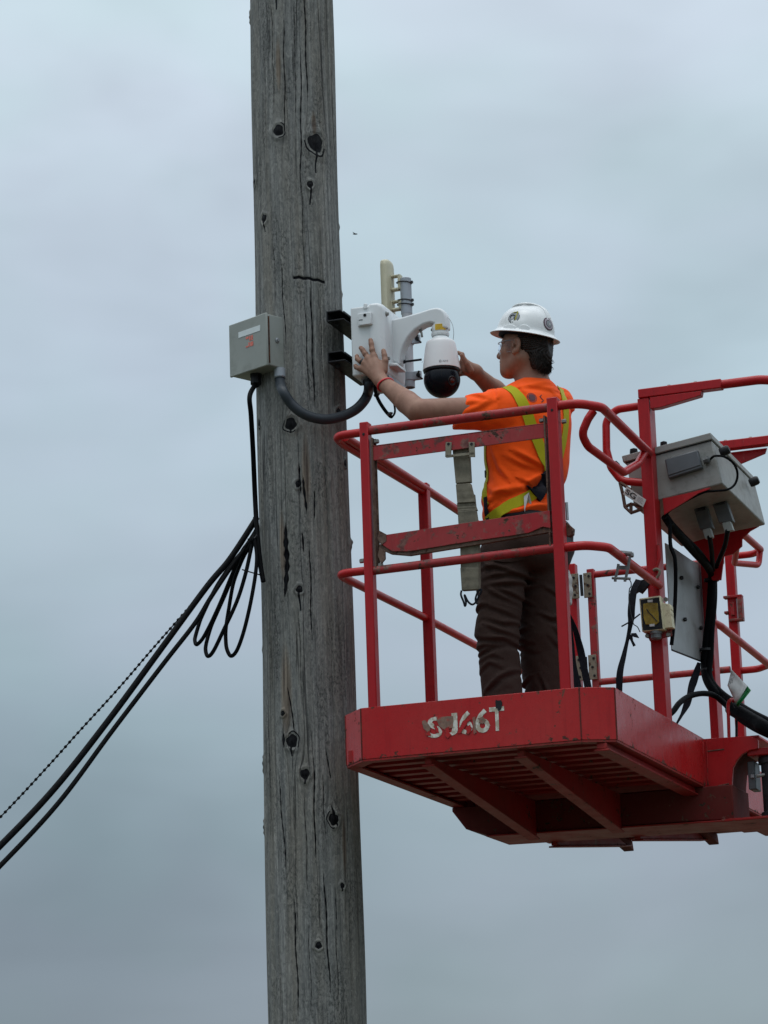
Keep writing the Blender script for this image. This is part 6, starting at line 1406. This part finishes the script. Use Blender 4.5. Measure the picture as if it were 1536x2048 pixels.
    for i in range(n+1):
        a = 2*math.pi*i/n; p = wa+np.array([0, 0, -.018])+f*.122*math.cos(a)+Lf*.155*math.sin(a); m.v += [list(p+[0, 0, -.018]), list(p+[0, 0, .018])]
    m.f = [(2*i, 2*i+2, 2*i+3, 2*i+1) for i in range(n)]; m.mi = [0]*n; part('belt', m, M['dark'], t, solid=.004)
    # hip pouch and light cloth on the far side
    def pouch(P): return ell(P, px(1133, 1085, .60), (.030, .05, .095))+.003*np.sin(P[:, 2]*80)
    c = px(1133, 1085, .60); P, F = surface_nets(pouch, c-[.06, .08, .12], c+[.06, .08, .12], .005); mesh_part('hip_pouch', P, F, M['darkgrey'], t)
    def rag(P): return ell(P, px(1139, 1175, .60), (.012, .02, .075))+.002*np.sin(P[:, 2]*120)
    c = px(1139, 1175, .60); P, F = surface_nets(rag, c-[.04, .05, .10], c+[.04, .05, .10], .004); mesh_part('work_glove', P, F, M['paper'], t)
    # boots standing on the platform floor
    for an in (aL, aR):
        fl = np.array([an[0], an[1], FW_])
        def boot(P):
            d = cap_(P, fl+[0, 0, .16], fl+[0, 0, .05], .052, .050); d = smin(d, flatcap(P, fl+f*.0+[0, 0, .046], fl+f*.15+[0, 0, .040], .046, .044, Lf, .8), .03); d = smin(d, cap_(P, fl-f*.04+[0, 0, .036], fl+[0, 0, .05], .036, .04), .03)
            return smax(d, (FW_+.001)-P[:, 2], .003)
        P, F = surface_nets(boot, fl-[.24, .20, .01], fl+[.14, .24, .24], .006); mesh_part('boot', relax(P, F, 1), F, M['dark'], t)
    # ---------- hard hat
    hc = px(1051, 668, .47); tf = nrm([-1.0, .05, .235]); tu = nrm(np.array([.235, -.05, 1.0])-tf*(np.array([.235, -.05, 1.0])@tf)); tl = np.cross(tu, tf)
    if tl[1] > 0: tl = -tl
    a_, b_, h_ = .122, .104, .118
    prof = [(0, 1.0), (.12, .995), (.25, .975), (.38, .94), (.5, .89), (.62, .82), (.73, .73), (.82, .62), (.89, .49), (.94, .36), (.97, .24), (.985, .14), (1.0, .06), (1.02, .012), (1.06, -.03), (1.12, -.075), (1.175, -.125), (1.185, -.14)]
    na = 96; V = []
    for (r_, z_) in prof:
        for j in range(na):
            an = 2*math.pi*j/na; cx, sy = math.cos(an), math.sin(an)
            brim = max(0, r_-1.0); rr = r_; 
            fx = a_*(1+brim*(1.0+.35*abs(cx))-brim) if False else a_
            x = cx*(a_*min(r_, 1)+brim*.125*(1.15 if cx > 0 else 1.2)); y = sy*(b_*min(r_, 1)+brim*.125)
            z = z_*h_
            # crown ridges run front to back
            if r_ < .86:
                yy = y; ridge = .010*math.exp(-((yy)/.034)**8)*(1/(1+math.exp((x-.058)/.006)))*(1/(1+math.exp((-x-.088)/.006))) ; z += ridge
            if .95 < r_ < 1.01:  # accessory slots above the brim
                y += math.copysign(.004, sy)*math.exp(-((abs(cx)-.12)/.16)**2)
            V.append(hc+tf*x+tl*y+tu*z)
    k = len(prof); F_ = [(i*na+j, i*na+(j+1) % na, (i+1)*na+(j+1) % na, (i+1)*na+j) for i in range(1, k-1) for j in range(na)]+[(0, na+(j+1) % na, na+j) for j in range(na)]
    m = MB(); m.add(V, F_); hat = part('hard_hat', m, M['hat'], t, smooth=50, solid=.003)
    m = MB()
    for (x, wd_, z0, ht) in ((.030, .030, .001, .011), (-.034, .021, .001, .016)):
        pts = []
        for q_ in np.linspace(-1, 1, 9):
            xx = x+q_*wd_; yy = b_*math.sqrt(max(0, 1-(xx/a_)**2)); zt = z0+ht*(1-q_**4*.75); pts.append((xx, yy, zt))
        for s in (1, -1):
            B = len(m.v); 
            for (xx, yy, zt) in pts:
                for (o1, z_) in ((-.004, z0-.012), (.011, z0-.010), (.0085, zt), (-.006, zt+.004)): m.v.append(list(hc+tf*xx+tl*s*(yy+o1)+tu*z_))
            m.f += [(B+4*i+j, B+4*i+(j+1) % 4, B+4*i+4+(j+1) % 4, B+4*i+4+j) for i in range(8) for j in range(4)]+[(B+3, B+2, B+1, B), (B+32, B+33, B+34, B+35)]
    m.mi = [0]*len(m.f); parts('accessory_slot', m, M['hat'], hat, bevel=.0015)
    for yy in (.034, .012):
        m = MB(); P_ = []
        for xx in np.linspace(.062, -.100, 22):
            y_ = yy+.010*math.sin((xx+.02)*38); rr = math.sqrt((xx/a_)**2+(y_/b_)**2); zz = np.interp(rr, [p[0] for p in prof], [p[1] for p in prof])*h_
            P_.append(hc+tf*xx+tl*y_+tu*(zz+.0105*(1/(1+math.exp((xx-.058)/.006)))*(1/(1+math.exp((-xx-.088)/.006)))-.0015))
        m.tube(P_, .0046, 8); part('crown_ridge', m, M['hat'], hat, smooth=80)
    # suspension: dark headband and ratchet under the shell
    m = MB(); n = 40
    for i in range(n):
        an = 2*math.pi*i/n; p = hc+tf*(.108*math.cos(an))+tl*(.092*math.sin(an)); dz = .022+.030*max(0, -math.cos(an))
        m.v += [list(p+tu*.02), list(p-tu*dz)]
    m.f = [(2*i, (2*i+2) % (2*n), (2*i+3) % (2*n), 2*i+1) for i in range(n)]; m.mi = [0]*n; part('headband', m, M['pad'], hat, solid=.008)
    def ratch(P): return ell(P, hc-tf*.103-tu*.043, (.016, .040, .024), np.array([tf, tl, tu]))
    c = hc-tf*.103-tu*.043; P, F = surface_nets(ratch, c-.07, c+.07, .004); mesh_part('ratchet', P, F, M['pad'], hat)
    # stickers on the shell
    def shell(P):
        q = (P-hc)@np.array([tf, tl, tu]).T; rr = np.sqrt((q[:, 0]/a_)**2+(q[:, 1]/b_)**2); zz = q[:, 2]/h_
        zr = np.interp(zz, [p[1] for p in prof[::-1]], [p[0] for p in prof[::-1]]); return (rr-zr)*.085
    s1 = disc(1028, 635, .0262, shell, 'sgrey', 'round_sticker', hat, .0030); disc(1028, 635, .0262, shell, 'dark', 'sticker_rim', s1, .0036, ring=.92); disc(1025, 637, .0068, shell, 'paper', 'sticker_mark', s1, .0040, squash=.55)
    onsh = lambda x, y, o_=.0042: (lambda p: p+gradn(shell, p)*o_)(rayhit(shell, x, y))
    m = MB(); m.tube([onsh(1028, 626.5), onsh(1036.5, 624.5), onsh(1031, 641)], .0024, 5); part('sticker_mark', m, M['syel'], s1)
    m = MB(); m.tube([onsh(1021.5, 636), onsh(1023, 632), onsh(1027, 630.5), onsh(1031, 632), onsh(1030, 637), onsh(1029, 642)], .0016, 5); m.tube([onsh(1023, 643), onsh(1022.5, 646.5)], .0013, 5); m.tube([onsh(1026.5, 643), onsh(1026.5, 646.5)], .0013, 5); part('sticker_mark', m, M['dark'], s1)
    s2 = disc(1097, 648, .0285, shell, 'smar', 'round_sticker', hat, .0030); disc(1097, 648, .0240, shell, 'slil', 'sticker_ring', s2, .0038, ring=.62); disc(1097, 648, .0145, shell, 'sgrey', 'sticker_mark', s2, .0040); disc(1098, 649, .0045, shell, 'paper', 'sticker_mark', s2, .0046)
    # ---------- safety glasses
    gl = MB(); V = []; n = 14; rows = 7
    for i in range(rows+1):
        z = .022-.048*i/rows
        for j in range(n+1):
            s = -1+2*j/n; ang = s*R_(72); rr = .098+.004*math.cos(math.pi*(i/rows-.4)); x = rr*math.cos(ang)*1.12-.004-.006*abs((i/rows)-.4); y = .0725*math.sin(ang)*1.02
            zz = z+(.010*(1-abs(s)) if i > 4 else 0)*(1 if abs(s) < .2 else 0); V.append(H(x, y, zz-.004*abs(s)))
    gl.add(V, [(i*(n+1)+j, i*(n+1)+j+1, (i+1)*(n+1)+j+1, (i+1)*(n+1)+j) for i in range(rows) for j in range(n)]); gg = part('safety_glasses', gl, M['lensclear'], t, smooth=80, solid=.0018)
    m = MB()
    for s in (1, -1): m.strip([H(.036, s*.074, .017), H(.010, s*.080, .018), H(-.020, s*.082, .010)], .010, .0025, hu)
    parts('temple_arm', m, M['lensclear'], gg)
    m = MB(); m.tube([H(.1125*math.cos(a)-.002, .074*math.sin(a), .0225-.004*abs(math.sin(a))) for a in np.linspace(-R_(72), R_(72), 18)], .0016, 6)
    m.tube([V[rows*(n+1)+j] for j in range(n+1)], .0009, 5); part('frame_edge', m, M['pipe'], gg)
    # eyes
    for s in (1, -1):
        m = MB(); m.lathe(H(.078, s*.031, .005), [(0, .0115), (.004, .0110), (.008, .0085), (.0112, .003), (.0115, 0)], 20, hf); e = part('eye', m, M['eyew'], t, smooth=80)
        m = MB(); m.lathe(H(.078, s*.031, .005), [(0, .0121), (.0035, .0117), (.0052, .0110)], 18, hf); part('iris', m, M['hair'], e)
        m = MB(); m.strip([H(.088, s*.014, .022), H(.086, s*.030, .027), H(.074, s*.046, .022)], .005, .004, hu); part('eyebrow', m, M['hair'], t)
M['nail'] = simple('finger_nail', (.46, .28, .22), .35, 0, .05, 40); M['eyew'] = simple('eye_white', (.6, .58, .56), .3, 0, .03, 40)
worker()
